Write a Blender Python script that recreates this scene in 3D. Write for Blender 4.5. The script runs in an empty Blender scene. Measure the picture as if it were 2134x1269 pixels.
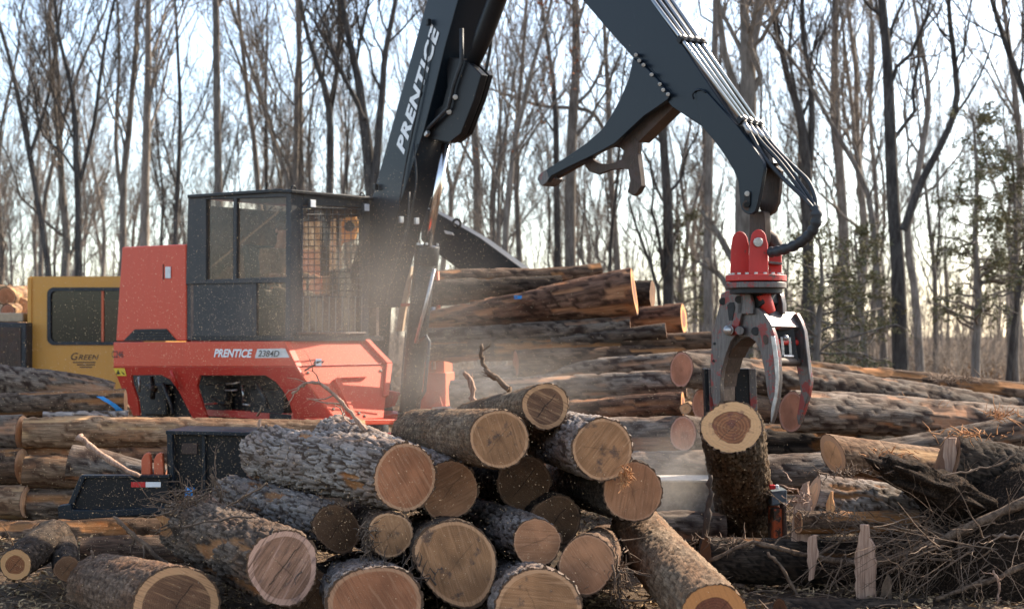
import bpy, bmesh, math, random
import numpy as np
from mathutils import Vector, Matrix

# ------------------------------------------------------------------ camera, sky, sun, exposure
SC = bpy.context.scene
COL = SC.collection
PW, PH, HOR, CAMZ, LENS = 2134.0, 1269.0, 700.0, 2.0, 50.0
F = PW * LENS / 36.0
cam = bpy.data.cameras.new('camera')
cam.lens = LENS; cam.sensor_width = 36.0; cam.sensor_fit = 'HORIZONTAL'
cam.shift_y = (HOR - PH / 2) / PW
cam.clip_start = 0.1; cam.clip_end = 2000
cam.dof.use_dof = True; cam.dof.focus_distance = 11.5; cam.dof.aperture_fstop = 2.0
camo = bpy.data.objects.new('camera', cam); COL.objects.link(camo)
camo.location = (0, 0, CAMZ); camo.rotation_euler = (math.pi / 2, 0, 0)
SC.camera = camo

SUN_EL, SUN_AZ = math.radians(35), math.radians(54)
world = bpy.data.worlds.new('World'); SC.world = world; world.use_nodes = True
wn = world.node_tree
sky = wn.nodes.new('ShaderNodeTexSky'); sky.sky_type = 'NISHITA'; sky.sun_disc = False
sky.sun_elevation = SUN_EL; sky.sun_rotation = SUN_AZ
sky.altitude = 100; sky.air_density = 1.0; sky.dust_density = 1.2; sky.ozone_density = 1.0
hs = wn.nodes.new('ShaderNodeHueSaturation'); hs.inputs['Saturation'].default_value = 0.85
wn.links.new(sky.outputs[0], hs.inputs['Color']); wn.links.new(hs.outputs[0], wn.nodes['Background'].inputs[0])
wn.nodes['Background'].inputs[1].default_value = 0.14
sl = bpy.data.lights.new('sun', 'SUN'); sl.energy = 4.4; sl.angle = math.radians(0.55); sl.color = (1.0, 0.87, 0.70)
so = bpy.data.objects.new('sun', sl); COL.objects.link(so)
SUN = Vector((math.sin(SUN_AZ) * math.cos(SUN_EL), math.cos(SUN_AZ) * math.cos(SUN_EL), math.sin(SUN_EL)))
so.rotation_euler = SUN.to_track_quat('Z', 'Y').to_euler()
SC.view_settings.view_transform = 'Standard'; SC.view_settings.look = 'None'
SC.view_settings.gamma = 1.0; SC.view_settings.use_curve_mapping = False
SC.view_settings.exposure = 1.5
SC.render.engine = 'CYCLES'
SC.cycles.use_denoising = True
SC.cycles.max_bounces = 7; SC.cycles.diffuse_bounces = 3; SC.cycles.glossy_bounces = 3
SC.cycles.transparent_max_bounces = 16; SC.cycles.transmission_bounces = 4; SC.cycles.volume_bounces = 1
SC.cycles.caustics_reflective = False; SC.cycles.caustics_refractive = False
SC.cycles.sample_clamp_indirect = 6.0
SC.cycles.volume_step_rate = 2.0

# ------------------------------------------------------------------ helpers
CAM = np.array((0.0, 0.0, CAMZ))
def P(px, py, d):
    """photo pixel at a distance d in front of the camera -> world point"""
    return np.array(((px - PW / 2) / F * d, d, CAMZ + (HOR - py) / F * d))
def ray(px, py):
    return np.array(((px - PW / 2) / F, 1.0, (HOR - py) / F))
def on_plane(px, py, pt, nrm, off=0.0):
    r = ray(px, py); nrm = np.asarray(nrm, float)
    k = ((np.asarray(pt) - CAM).dot(nrm) + off) / r.dot(nrm)
    return CAM + r * k
def unit(v):
    v = np.asarray(v, float); return v / max(1e-9, np.linalg.norm(v))

_T = np.random.RandomState(7).rand(8192)
def _h(ix, iy, iz):
    return _T[((ix * 73856093) ^ (iy * 19349663) ^ (iz * 83492791)) & 8191]
def vnoise(p):
    p = np.asarray(p); i = np.floor(p).astype(np.int64); f = p - i; f = f * f * (3 - 2 * f)
    x, y, z = i[..., 0], i[..., 1], i[..., 2]; fx, fy, fz = f[..., 0], f[..., 1], f[..., 2]
    c = 0
    for dx in (0, 1):
        for dy in (0, 1):
            for dz in (0, 1):
                w = (fx if dx else 1 - fx) * (fy if dy else 1 - fy) * (fz if dz else 1 - fz)
                c = c + w * _h(x + dx, y + dy, z + dz)
    return c
def fbm(p, o=3, g=0.5):
    s = 0; a = 1; t = 0
    p = np.asarray(p, float)
    for k in range(o):
        s = s + a * vnoise(p * 2 ** k + 17.3 * k); t += a; a *= g
    return s / t
def sstep(a, b, x):
    t = np.clip((x - a) / (b - a), 0, 1); return t * t * (3 - 2 * t)

ORG = {}
class MB:
    """collects shapes (world coordinates) and links them as ONE mesh object"""
    def __init__(s): s.v = []; s.f = []; s.n = 0
    def add(s, v, f):
        v = np.asarray(v, float).reshape(-1, 3); s.v.append(v)
        s.f += [[i + s.n for i in q] for q in f]; s.n += len(v); return s
    def box(s, c, sx, sy, sz, ax=None):
        c = np.asarray(c, float); a = np.eye(3) if ax is None else np.array([unit(k) for k in ax])
        v = [c + a[0] * sx / 2 * i + a[1] * sy / 2 * j + a[2] * sz / 2 * k for k in (-1, 1) for j in (-1, 1) for i in (-1, 1)]
        return s.add(v, [(0, 2, 3, 1), (4, 5, 7, 6), (0, 1, 5, 4), (2, 6, 7, 3), (0, 4, 6, 2), (1, 3, 7, 5)])
    def prism(s, pts, ext):
        pts = np.asarray(pts, float); n = len(pts); ext = np.asarray(ext, float)
        a, b = pts, pts + ext
        nr = np.zeros(3)
        for i in range(n): nr += np.cross(pts[i] - pts[0], pts[(i + 1) % n] - pts[0])
        if nr.dot(ext) > 0: a, b = a[::-1], b[::-1]
        f = [list(range(n)), list(range(2 * n - 1, n - 1, -1))]
        f += [((i + 1) % n, i, n + i, n + (i + 1) % n) for i in range(n)]
        return s.add(np.concatenate([a, b]), f)
    def ring(s, outer, inner, ext):
        """plate with a hole: outer and inner loops of the same number of points"""
        o, i = np.asarray(outer, float), np.asarray(inner, float); n = len(o); ext = np.asarray(ext, float)
        v = np.concatenate([o, i, o + ext, i + ext]); f = []
        for k in range(n):
            m = (k + 1) % n
            f += [(k, m, n + m, n + k), (2 * n + m, 2 * n + k, 3 * n + k, 3 * n + m), (m, k, 2 * n + k, 2 * n + m), (n + k, n + m, 3 * n + m, 3 * n + k)]
        return s.add(v, f)
    def tube(s, pts, r, sides=10, cap=True):
        pts = np.asarray(pts, float); k = len(pts); r = np.broadcast_to(np.asarray(r, float), (k,))
        t = np.gradient(pts, axis=0); t /= np.maximum(1e-9, np.linalg.norm(t, axis=1))[:, None]
        ref = np.array((0, 0, 1.0)) if abs(t[:, 2]).max() < 0.93 else np.array((1.0, 0.13, 0))
        if abs(t @ ref).max() > 0.97: ref = np.array((0.2, 1.0, 0.1))
        u = np.cross(t, ref); u /= np.maximum(1e-9, np.linalg.norm(u, axis=1))[:, None]; w = np.cross(t, u)
        a = np.linspace(0, 2 * math.pi, sides, endpoint=False)
        v = pts[:, None] + r[:, None, None] * (u[:, None] * np.cos(a)[None, :, None] + w[:, None] * np.sin(a)[None, :, None])
        f = [(i * sides + j, (i + 1) * sides + j, (i + 1) * sides + (j + 1) % sides, i * sides + (j + 1) % sides) for i in range(k - 1) for j in range(sides)]
        if cap: f += [list(range(sides)), list(range(k * sides - 1, (k - 1) * sides - 1, -1))]
        return s.add(v, f)
    def cyl(s, a, b, r, r2=None, sides=20):
        return s.tube([a, b], [r, r if r2 is None else r2], sides)
    def ball(s, c, rx, ry=None, rz=None, n=10):
        ry = rx if ry is None else ry; rz = rx if rz is None else rz; c = np.asarray(c, float)
        v = [c + (0, 0, rz)]; f = []
        for i in range(1, n):
            th = math.pi * i / n
            for j in range(2 * n):
                ph = math.pi * j / n
                v.append(c + (rx * math.sin(th) * math.cos(ph), ry * math.sin(th) * math.sin(ph), rz * math.cos(th)))
        v.append(c - (0, 0, rz)); m = 2 * n
        for j in range(m): f.append((0, 1 + j, 1 + (j + 1) % m)); f.append((len(v) - 1, len(v) - 1 - m + (j + 1) % m, len(v) - 1 - m + j))
        for i in range(n - 2):
            for j in range(m):
                f.append((1 + i * m + j, 1 + (i + 1) * m + j, 1 + (i + 1) * m + (j + 1) % m, 1 + i * m + (j + 1) % m))
        return s.add(v, f)
    def build(s, name, mat, parent=None, bevel=0.0, smooth=False, origin=None):
        o0 = ORG.get(parent.name) if parent is not None else origin
        v = np.concatenate(s.v) if s.v else np.zeros((0, 3))
        o0 = np.zeros(3) if o0 is None else np.asarray(o0, float)
        me = bpy.data.meshes.new(name); me.from_pydata((v - o0).tolist(), [], s.f); me.update()
        ob = bpy.data.objects.new(name, me); COL.objects.link(ob)
        if mat: me.materials.append(mat)
        if parent is not None: ob.parent = parent
        else: ob.location = o0
        ORG[ob.name] = o0
        if smooth: me.polygons.foreach_set('use_smooth', [True] * len(me.polygons))
        if bevel:
            m = ob.modifiers.new('bevel', 'BEVEL'); m.width = bevel; m.segments = 2; m.limit_method = 'ANGLE'; m.angle_limit = math.radians(40)
            if not smooth:
                me.polygons.foreach_set('use_smooth', [True] * len(me.polygons)); m.harden_normals = True
        return ob
def fast_mesh(name, verts, quads=None, tris=None, mat=None, smooth=False):
    """numpy arrays -> mesh data"""
    me = bpy.data.meshes.new(name); nq = 0 if quads is None else len(quads); ntr = 0 if tris is None else len(tris)
    me.vertices.add(len(verts)); me.vertices.foreach_set('co', np.asarray(verts, np.float32).ravel())
    idx = []
    if nq: idx.append(np.asarray(quads, np.int32).ravel())
    if ntr: idx.append(np.asarray(tris, np.int32).ravel())
    idx = np.concatenate(idx); me.loops.add(len(idx)); me.loops.foreach_set('vertex_index', idx)
    st = np.concatenate([np.arange(nq) * 4, nq * 4 + np.arange(ntr) * 3]).astype(np.int32)
    me.polygons.add(nq + ntr); me.polygons.foreach_set('loop_start', st)
    me.update(calc_edges=True); me.validate()
    if smooth: me.polygons.foreach_set('use_smooth', np.ones(nq + ntr, bool))
    if mat: me.materials.append(mat)
    return me
def tag(o, label=None, cat=None, group=None, kind=None):
    if label: o['label'] = label
    if cat: o['category'] = cat
    if group: o['group'] = group
    if kind: o['kind'] = kind
    return o
def thing(name, loc, label, cat, group=None):
    o = bpy.data.objects.new(name, None); COL.objects.link(o); o.empty_display_size = 0.2
    o.location = loc; ORG[o.name] = np.asarray(loc, float)
    return tag(o, label, cat, group)

# ------------------------------------------------------------------ materials
class NT:
    def __init__(s, name):
        s.m = bpy.data.materials.new(name); s.m.use_nodes = True; s.t = s.m.node_tree
        s.b = s.t.nodes['Principled BSDF']
    def n(s, typ, **kw):
        o = s.t.nodes.new(typ)
        for k, v in kw.items(): setattr(o, k, v)
        return o
    def l(s, a, b): s.t.links.new(a, b)
    def val(s, sock, v):
        if isinstance(v, bpy.types.NodeSocket): s.l(v, sock)
        elif isinstance(v, (tuple, list)) and len(v) == 3 and sock.type == 'RGBA': sock.default_value = (*v, 1)
        else: sock.default_value = v
    def math(s, op, a, b=0.0, c=None, clamp=False):
        o = s.n('ShaderNodeMath', operation=op, use_clamp=clamp); s.val(o.inputs[0], a); s.val(o.inputs[1], b)
        if c is not None: s.val(o.inputs[2], c)
        return o.outputs[0]
    def mix(s, f, a, b, mode='MIX'):
        o = s.n('ShaderNodeMix', data_type='RGBA', blend_type=mode)
        s.val(o.inputs[0], f); s.val(o.inputs[6], a); s.val(o.inputs[7], b); return o.outputs[2]
    def noise(s, vec=None, scale=5, detail=4, rough=0.55, dist=0.0):
        o = s.n('ShaderNodeTexNoise'); o.inputs['Scale'].default_value = scale; o.inputs['Detail'].default_value = detail
        o.inputs['Roughness'].default_value = rough; o.inputs['Distortion'].default_value = dist
        if vec is not None: s.l(vec, o.inputs['Vector'])
        return o.outputs[0]
    def obj(s): return s.n('ShaderNodeTexCoord').outputs['Object']
    def map(s, vec, scale=(1, 1, 1), rot=(0, 0, 0), loc=(0, 0, 0)):
        o = s.n('ShaderNodeMapping'); s.l(vec, o.inputs[0]); s.val(o.inputs[1], loc); s.val(o.inputs[2], rot); s.val(o.inputs[3], scale); return o.outputs[0]
    def ss(s, x, a, b, lo=0.0, hi=1.0):
        o = s.n('ShaderNodeMapRange', interpolation_type='SMOOTHSTEP'); s.val(o.inputs[0], x)
        s.val(o.inputs[1], a); s.val(o.inputs[2], b); s.val(o.inputs[3], lo); s.val(o.inputs[4], hi); return o.outputs[0]
    def rnd(s): return s.n('ShaderNodeObjectInfo').outputs['Random']
    def bump(s, h, strength=0.3, dist=0.01):
        o = s.n('ShaderNodeBump'); o.inputs['Strength'].default_value = strength; o.inputs['Distance'].default_value = dist
        s.l(h, o.inputs['Height']); s.l(o.outputs[0], s.b.inputs['Normal'])
    def hsv(s, col, h=0.5, sat=1.0, v=1.0):
        o = s.n('ShaderNodeHueSaturation'); s.val(o.inputs[0], h); s.val(o.inputs[1], sat); s.val(o.inputs[2], v); s.val(o.inputs[4], col); return o.outputs[0]
    def done(s, col, rough=0.6, metal=0.0, spec=0.5):
        s.val(s.b.inputs['Base Color'], col); s.val(s.b.inputs['Roughness'], rough); s.val(s.b.inputs['Metallic'], metal)
        s.b.inputs['Specular IOR Level'].default_value = spec
        return s.m

def mat_paint(name, col, rough=0.38, wear=0.25, weary=(0.16, 0.12, 0.09), dust=0.25, dustc=(0.34, 0.27, 0.2), scale=1.6, spec=0.5):
    t = NT(name); c = t.obj()
    n1 = t.noise(c, scale, 6, 0.62); n2 = t.noise(c, 24, 5, 0.7); n3 = t.noise(t.map(c, (5, 5, 0.7)), 3, 4)
    base = t.mix(t.ss(n3, 0.35, 0.75, 0, 0.18), col, tuple(k * 0.72 for k in col))
    w = t.ss(t.math('ADD', t.math('MULTIPLY', n1, 0.65), t.math('MULTIPLY', n2, 0.45)), 0.66, 0.74, 0, wear)
    base = t.mix(w, base, weary)
    d = t.ss(t.noise(c, 3.1, 7, 0.7), 0.35, 0.8, dust * 0.35, dust)
    base = t.mix(d, base, dustc)
    sc1 = t.noise(t.map(t.map(c, (1, 1, 1), (0.4, 0.7, 0.3)), (3, 130, 3)), 1.0, 4, 0.75); sc2 = t.noise(t.map(t.map(c, (1, 1, 1), (0.9, -0.5, 1.1)), (110, 4, 4)), 1.0, 4, 0.75)
    base = t.mix(t.math('MULTIPLY', t.ss(t.math('MAXIMUM', sc1, sc2), 0.66, 0.74, 0, 0.7), t.ss(n1, 0.42, 0.6)), base, tuple(min(1, k * 1.1 + 0.045) for k in col))
    t.bump(n2, 0.06, 0.004)
    return t.done(base, t.math('ADD', rough, t.math('MULTIPLY', d, 0.5)), 0, spec)
def mat_steel(name, paint=(0.45, 0.03, 0.015), steel=(0.23, 0.21, 0.2), cover=0.4, rough=0.42, rust=0.3):
    t = NT(name); c = t.obj()
    n1 = t.noise(c, 5.5, 7, 0.68); n2 = t.noise(c, 46, 4, 0.6); n3 = t.noise(t.map(c, (22, 22, 2.2)), 3, 3)
    p = t.ss(t.math('ADD', t.math('MULTIPLY', n1, 0.8), t.math('MULTIPLY', n2, 0.2)), 0.60 - cover * 0.3, 0.66 - cover * 0.3)
    st = t.mix(t.ss(n3, 0.3, 0.7), tuple(k * 0.6 for k in steel), steel)
    st = t.mix(t.ss(t.noise(c, 9, 6, 0.7), 0.5, 0.72, 0, rust), st, (0.12, 0.055, 0.028))
    col = t.mix(p, paint, st)
    t.bump(t.math('ADD', n2, t.math('MULTIPLY', p, -0.7)), 0.16, 0.006)
    return t.done(col, t.math('ADD', rough, t.math('MULTIPLY', n3, 0.2)), t.math('MULTIPLY', p, 0.55), 0.5)
def mat_flat(name, col, rough=0.6, metal=0.0, var=0.25, spec=0.4):
    t = NT(name); c = t.obj(); n = t.noise(c, 14, 5, 0.65)
    t.bump(n, 0.1, 0.004)
    return t.done(t.mix(t.ss(n, 0.3, 0.75, 0, 1), tuple(k * (1 - var) for k in col), tuple(min(1, k * (1 + var)) for k in col)), rough, metal, spec)
def mat_glass(name, tint=(0.5, 0.42, 0.34), dusty=0.3, dustc=(0.30, 0.25, 0.2), refl=0.12, through=False):
    t = NT(name); t.t.nodes.remove(t.b)
    out = t.t.nodes['Material Output']
    tr = t.n('ShaderNodeBsdfTransparent'); t.val(tr.inputs[0], tint)
    gl = t.n('ShaderNodeBsdfGlossy'); gl.inputs[1].default_value = 0.06; t.val(gl.inputs[0], (0.9, 0.9, 0.9))
    di = t.n('ShaderNodeBsdfTranslucent' if through else 'ShaderNodeBsdfDiffuse'); t.val(di.inputs[0], dustc)
    fr = t.n('ShaderNodeLayerWeight'); fr.inputs[0].default_value = 0.2
    m1 = t.n('ShaderNodeMixShader'); t.l(t.math('ADD', t.math('MULTIPLY', fr.outputs[1], 0.10), refl), m1.inputs[0]); t.l(tr.outputs[0], m1.inputs[1]); t.l(gl.outputs[0], m1.inputs[2])
    m2 = t.n('ShaderNodeMixShader'); t.l(t.ss(t.noise(t.obj(), 2.6, 7, 0.72), 0.3, 0.8, dusty * 0.4, dusty * 1.5), m2.inputs[0])
    t.l(m1.outputs[0], m2.inputs[1]); t.l(di.outputs[0], m2.inputs[2]); t.l(m2.outputs[0], out.inputs[0])
    return t.m
def mat_bark(name, outer, inner, bare, tone=0.45, bump=0.75, chip=0.0, mott=1.0):
    """outer plates, brown inner bark in the furrows with crack shade painted in, tan wood where the bark is knocked off: from the mesh's own attribute"""
    t = NT(name); a = t.n('ShaderNodeAttribute', attribute_name='bk'); sp = t.n('ShaderNodeSeparateColor'); t.l(a.outputs['Color'], sp.inputs[0])
    fur, idn, bar = sp.outputs[0], sp.outputs[1], sp.outputs[2]
    c = t.obj(); r = t.rnd()
    n1 = t.noise(t.map(c, (3.2, 3.2, 1.1)), 1.6, 5, 0.6); n2 = t.noise(t.map(c, (85, 85, 8)), 1.0, 5, 0.7); n4 = t.noise(t.map(c, (28, 28, 1.3)), 1.0, 5, 0.65)
    mid = tuple(0.45 * x + 0.5 * y for x, y in zip(inner, outer))
    o1 = t.mix(idn, tuple(k * (1 - tone * 0.7) for k in outer), tuple(min(1, k * (1 + tone * 0.7)) for k in outer))
    o1 = t.mix(t.ss(n1, 0.38, 0.66, 0, 0.9 * mott), o1, (mid[0] * 1.25, mid[1] * 0.98, mid[2] * 0.82))
    o1 = t.mix(t.ss(n4, 0.42, 0.68, 0, 0.8 * mott), o1, tuple(k * 0.55 for k in mid))
    o1 = t.mix(t.ss(n2, 0.42, 0.64, 0, 0.75 * mott), o1, tuple(k * 0.45 for k in mid))
    col = t.mix(fur, inner, o1)  # inner tone: brown bark, darkened for the shadow under lifted plates
    b2 = t.mix(t.ss(t.noise(t.map(c, (34, 34, 2.4)), 1.0, 6, 0.7), 0.3, 0.7), tuple(k * 0.5 for k in bare), bare)
    b2 = t.mix(t.ss(t.noise(c, 5, 4), 0.48, 0.72, 0, 0.6), b2, (bare[0] * 0.8, bare[1] * 0.56, bare[2] * 0.42))
    col = t.mix(bar, col, b2)
    if chip:
        col = t.mix(t.ss(t.noise(c, 70, 3, 0.6), 0.66, 0.72, 0, chip), col, (0.42, 0.29, 0.16))
    col = t.hsv(col, 0.5, 1.05, t.math('ADD', 0.72, t.math('MULTIPLY', r, 0.5)))
    t.bump(t.math('ADD', n2, t.math('MULTIPLY', t.noise(c, 95, 4, 0.7), 0.6)), bump, 0.02)
    return t.done(col, 0.9, 0, 0.15)
def mat_wood(name, sap, heart, hr=0.84, wob=0.02, ring=0.16, ringn=34, saw=0.2, sawrot=0.6, crack=0.0, blotch=0.0, blotchc=(0.03, 0.025, 0.02), pith=0.06, edge=0.957, streak=0.0):
    t = NT(name); a = t.n('ShaderNodeAttribute', attribute_name='rr'); rr = a.outputs['Fac']
    c = t.obj(); r = t.rnd(); off = t.n('ShaderNodeCombineXYZ'); t.l(t.math('MULTIPLY', r, 37.0), off.inputs[2])
    cv = t.n('ShaderNodeVectorMath', operation='ADD'); t.l(c, cv.inputs[0]); t.l(off.outputs[0], cv.inputs[1]); c2 = cv.outputs[0]
    nl = t.noise(c2, 5, 3, 0.5); nm = t.noise(c2, 30, 5, 0.65)
    w = t.math('ADD', rr, t.math('MULTIPLY', t.math('SUBTRACT', nl, 0.5), wob * 8))
    hm = t.ss(w, hr - 0.025, hr + 0.012)
    rg = t.math('SINE', t.math('MULTIPLY', t.math('ADD', rr, t.math('ADD', t.math('MULTIPLY', nl, 0.16), t.math('MULTIPLY', nm, 0.02))), float(ringn) * 6.283))
    rg = t.math('MULTIPLY', t.math('ADD', rg, 1.0), 0.5)
    h2 = t.mix(t.ss(nl, 0.3, 0.7), tuple(k * 0.78 for k in heart), tuple(k * 1.2 for k in heart))
    h2 = t.mix(t.math('MULTIPLY', rg, ring), h2, tuple(k * 0.35 for k in heart))
    h2 = t.mix(t.ss(w, 0.0, 0.3, pith * 8, 0), h2, tuple(k * 0.5 for k in heart))
    s2 = t.mix(t.math('MULTIPLY', rg, ring * 0.4), sap, tuple(k * 0.72 for k in sap))
    col = t.mix(hm, h2, s2)
    sm = t.noise(t.map(t.map(c2, (1, 1, 1), (0, 0, sawrot)), (90, 5, 5)), 1.0, 3, 0.6)
    col = t.mix(t.ss(sm, 0.45, 0.75, 0, saw), col, tuple(k * 0.4 for k in heart))
    col = t.mix(t.ss(t.noise(t.map(t.map(c2, (1, 1, 1), (0, 0, sawrot + 0.04)), (60, 4, 4)), 1.0, 3, 0.6), 0.5, 0.75, 0, saw * 0.9), col, sap)
    if streak:
        sk = t.noise(t.map(t.map(c2, (1, 1, 1), (0, 0, sawrot)), (26, 4, 4)), 1.0, 4, 0.6)
        col = t.mix(t.math('MULTIPLY', t.ss(sk, 0.54, 0.66, 0, streak), t.ss(rr, 0.86, 0.7)), col, (0.055, 0.042, 0.045))
    if blotch:
        col = t.mix(t.ss(t.noise(c2, 8, 5, 0.6), 0.56, 0.68, 0, blotch), col, blotchc)
    if crack:
        sx = t.n('ShaderNodeSeparateXYZ'); t.l(c, sx.inputs[0])
        for ca, cc in ((0.7, 1.0), (2.4, 0.45)):
            d = t.math('ADD', t.math('MULTIPLY', sx.outputs[0], math.cos(ca)), t.math('MULTIPLY', sx.outputs[1], math.sin(ca)))
            d = t.math('ABSOLUTE', t.math('ADD', d, t.math('MULTIPLY', t.math('SUBTRACT', t.noise(c2, 9, 4), 0.5), 0.05)))
            k = t.math('MULTIPLY', t.ss(d, 0.001, 0.006, 1, 0), t.ss(rr, 0.25 + 0.5 * cc, 0.15 + 0.4 * cc))
            col = t.mix(t.math('MULTIPLY', k, crack * cc), col, (0.02, 0.013, 0.009))
    col = t.mix(t.ss(t.math('ADD', rr, t.math('MULTIPLY', t.math('SUBTRACT', nm, 0.5), 0.05)), edge, edge + 0.012), col, (0.10, 0.055, 0.03))
    col = t.mix(t.ss(t.noise(c2, 160, 2, 0.6), 0.66, 0.72, 0, 0.55), col, (0.6, 0.46, 0.3))
    col = t.hsv(col, 0.5, 1.0, t.math('ADD', 0.86, t.math('MULTIPLY', r, 0.28)))
    t.bump(t.math('ADD', sm, t.math('MULTIPLY', nm, 0.7)), 0.25, 0.004)
    return t.done(col, 0.78, 0, 0.25)

M = {}
M['red'] = mat_paint('red_paint', (0.60, 0.050, 0.014), 0.42, 0.12, (0.22, 0.05, 0.03), 0.09, (0.42, 0.22, 0.14), 2.6, 0.35)
M['red_dark'] = mat_paint('red_worn_shaded_paint', (0.48, 0.022, 0.011), 0.42, 0.3, (0.13, 0.05, 0.04), 0.07, (0.34, 0.2, 0.14))  # worn red, darkened to carry the shade of the down-facing skirt
M['orange'] = mat_paint('orange_paint', (0.56, 0.09, 0.02), 0.5, 0.6, (0.2, 0.08, 0.04), 0.2)
M['black'] = mat_paint('black_paint', (0.0085, 0.0092, 0.011), 0.4, 0.14, (0.05, 0.036, 0.028), 0.05, (0.11, 0.09, 0.07), 3.0, 0.2)
M['blue_black'] = mat_paint('slate_black_paint', (0.006, 0.0115, 0.018), 0.34, 0.16, (0.040, 0.030, 0.026), 0.05, (0.07, 0.065, 0.06), 3.4, 0.25)
M['cab_grey'] = mat_paint('charcoal_cab_paint', (0.022, 0.024, 0.027), 0.5, 0.08, (0.08, 0.06, 0.05), 0.36, (0.15, 0.13, 0.11), 3.0, 0.3)
M['yellow'] = mat_paint('yellow_paint', (0.60, 0.27, 0.022), 0.45, 0.15, (0.25, 0.12, 0.04), 0.2)
M['chrome'] = mat_flat('polished_rod', (0.75, 0.7, 0.66), 0.18, 1.0, 0.06)
M['pipe'] = mat_flat('zinc_pipe', (0.36, 0.36, 0.35), 0.3, 0.9, 0.1)
M['steel'] = mat_flat('bare_steel', (0.42, 0.40, 0.38), 0.4, 0.8, 0.3)
M['rubber'] = mat_flat('black_rubber', (0.025, 0.027, 0.03), 0.55, 0, 0.35)
M['rust'] = mat_steel('rusty_steel', (0.055, 0.030, 0.02), (0.085, 0.06, 0.045), 0.5, 0.55, 0.6)
M['grapple_red'] = mat_steel('scuffed_red_steel', (0.46, 0.022, 0.014), (0.13, 0.085, 0.07), 0.06, 0.42, 0.5)
M['tine'] = mat_steel('scraped_grapple_steel', (0.21, 0.018, 0.013), (0.135, 0.118, 0.112), 0.62, 0.34, 0.5)
M['dark_in'] = mat_flat('dark_machinery', (0.011, 0.0105, 0.010), 0.6, 0, 0.5)
M['white'] = mat_flat('white_lettering', (0.80, 0.80, 0.78), 0.5, 0, 0.06)
M['ink'] = mat_flat('black_lettering', (0.02, 0.02, 0.022), 0.5, 0, 0.1)
M['silver'] = mat_flat('silver_badge', (0.48, 0.49, 0.51), 0.35, 0.3, 0.12)
M['decal_yellow'] = mat_flat('yellow_decal', (0.75, 0.55, 0.06), 0.5, 0, 0.1)
M['tape_red'] = mat_flat('red_reflector', (0.55, 0.02, 0.02), 0.4, 0, 0.1)
M['lamp'] = mat_flat('lamp_lens', (0.8, 0.8, 0.8), 0.25, 0, 0.05)
M['glass'] = mat_glass('dusty_cab_glass', (0.80, 0.68, 0.56), 0.24, (0.30, 0.215, 0.16), 0.02)
M['glass_dark'] = mat_glass('dark_window_glass', (0.30, 0.25, 0.22), 0.06, (0.15, 0.12, 0.1), 0.03)
M['dull'] = mat_flat('dull_grey_bar', (0.16, 0.15, 0.14), 0.7, 0, 0.2)
M['red_front'] = mat_paint('sunlit_red_paint', (0.54, 0.058, 0.022), 0.62, 0.15, (0.25, 0.06, 0.03), 0.14, (0.5, 0.26, 0.17), 2.6, 0.2)  # body red made more orange, putting the front's sunlit look into the colour
M['glass_back'] = mat_glass('dust_caked_back_glass', (0.62, 0.50, 0.40), 0.62, (0.11, 0.082, 0.06), 0.02, True)
M['lining'] = mat_flat('brown_cab_lining', (0.15, 0.105, 0.08), 0.9, 0, 0.3)
M['blue'] = mat_flat('blue_paint', (0.03, 0.24, 0.55), 0.6, 0, 0.2)
M['tan'] = mat_flat('tan_sheet', (0.42, 0.30, 0.19), 0.7, 0, 0.12)
M['brown_cloth'] = mat_flat('brown_cloth', (0.30, 0.20, 0.135), 0.9, 0, 0.3)
M['jean'] = mat_flat('dark_trousers', (0.085, 0.065, 0.05), 0.9, 0, 0.3)
M['skin'] = mat_flat('skin', (0.50, 0.29, 0.21), 0.5, 0, 0.08)
M['cap'] = mat_flat('cap_cloth', (0.13, 0.09, 0.07), 0.9, 0, 0.2)
M['hair'] = mat_flat('brown_hair', (0.06, 0.04, 0.025), 0.7, 0, 0.3)
M['boot'] = mat_flat('boot_leather', (0.07, 0.045, 0.03), 0.7, 0, 0.3)
# bark kinds
M['b_silver'] = mat_bark('silver_plated_bark', (0.35, 0.295, 0.255), (0.055, 0.034, 0.023), (0.38, 0.18, 0.08), 0.3, 0.5, 0, 0.85)
M['b_brown'] = mat_bark('brown_furrowed_bark', (0.19, 0.125, 0.085), (0.040, 0.024, 0.016), (0.42, 0.20, 0.09), 0.4, 0.5, 0.25)
M['b_grey'] = mat_bark('grey_furrowed_bark', (0.245, 0.195, 0.155), (0.04, 0.024, 0.018), (0.44, 0.255, 0.16), 0.4)
M['b_red'] = mat_bark('reddish_bark', (0.235, 0.135, 0.092), (0.045, 0.024, 0.016), (0.46, 0.235, 0.13), 0.4)
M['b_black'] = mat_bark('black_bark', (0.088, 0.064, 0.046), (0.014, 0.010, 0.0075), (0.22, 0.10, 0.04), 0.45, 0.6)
M['b_held'] = mat_bark('mossy_black_brown_bark', (0.17, 0.122, 0.08), (0.018, 0.012, 0.008), (0.26, 0.12, 0.05), 0.5, 0.8)
M['b_tan'] = mat_bark('tan_debarked_log', (0.33, 0.215, 0.135), (0.09, 0.048, 0.028), (0.52, 0.32, 0.17), 0.35, 0.45, 0.2)
M['b_dust'] = mat_bark('sawdust_covered_bark', (0.29, 0.205, 0.135), (0.075, 0.046, 0.029), (0.42, 0.26, 0.14), 0.35, 0.6, 0.5)
M['b_stripe'] = mat_bark('grey_brown_bark', (0.25, 0.185, 0.138), (0.05, 0.032, 0.021), (0.46, 0.23, 0.11), 0.4)
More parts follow.
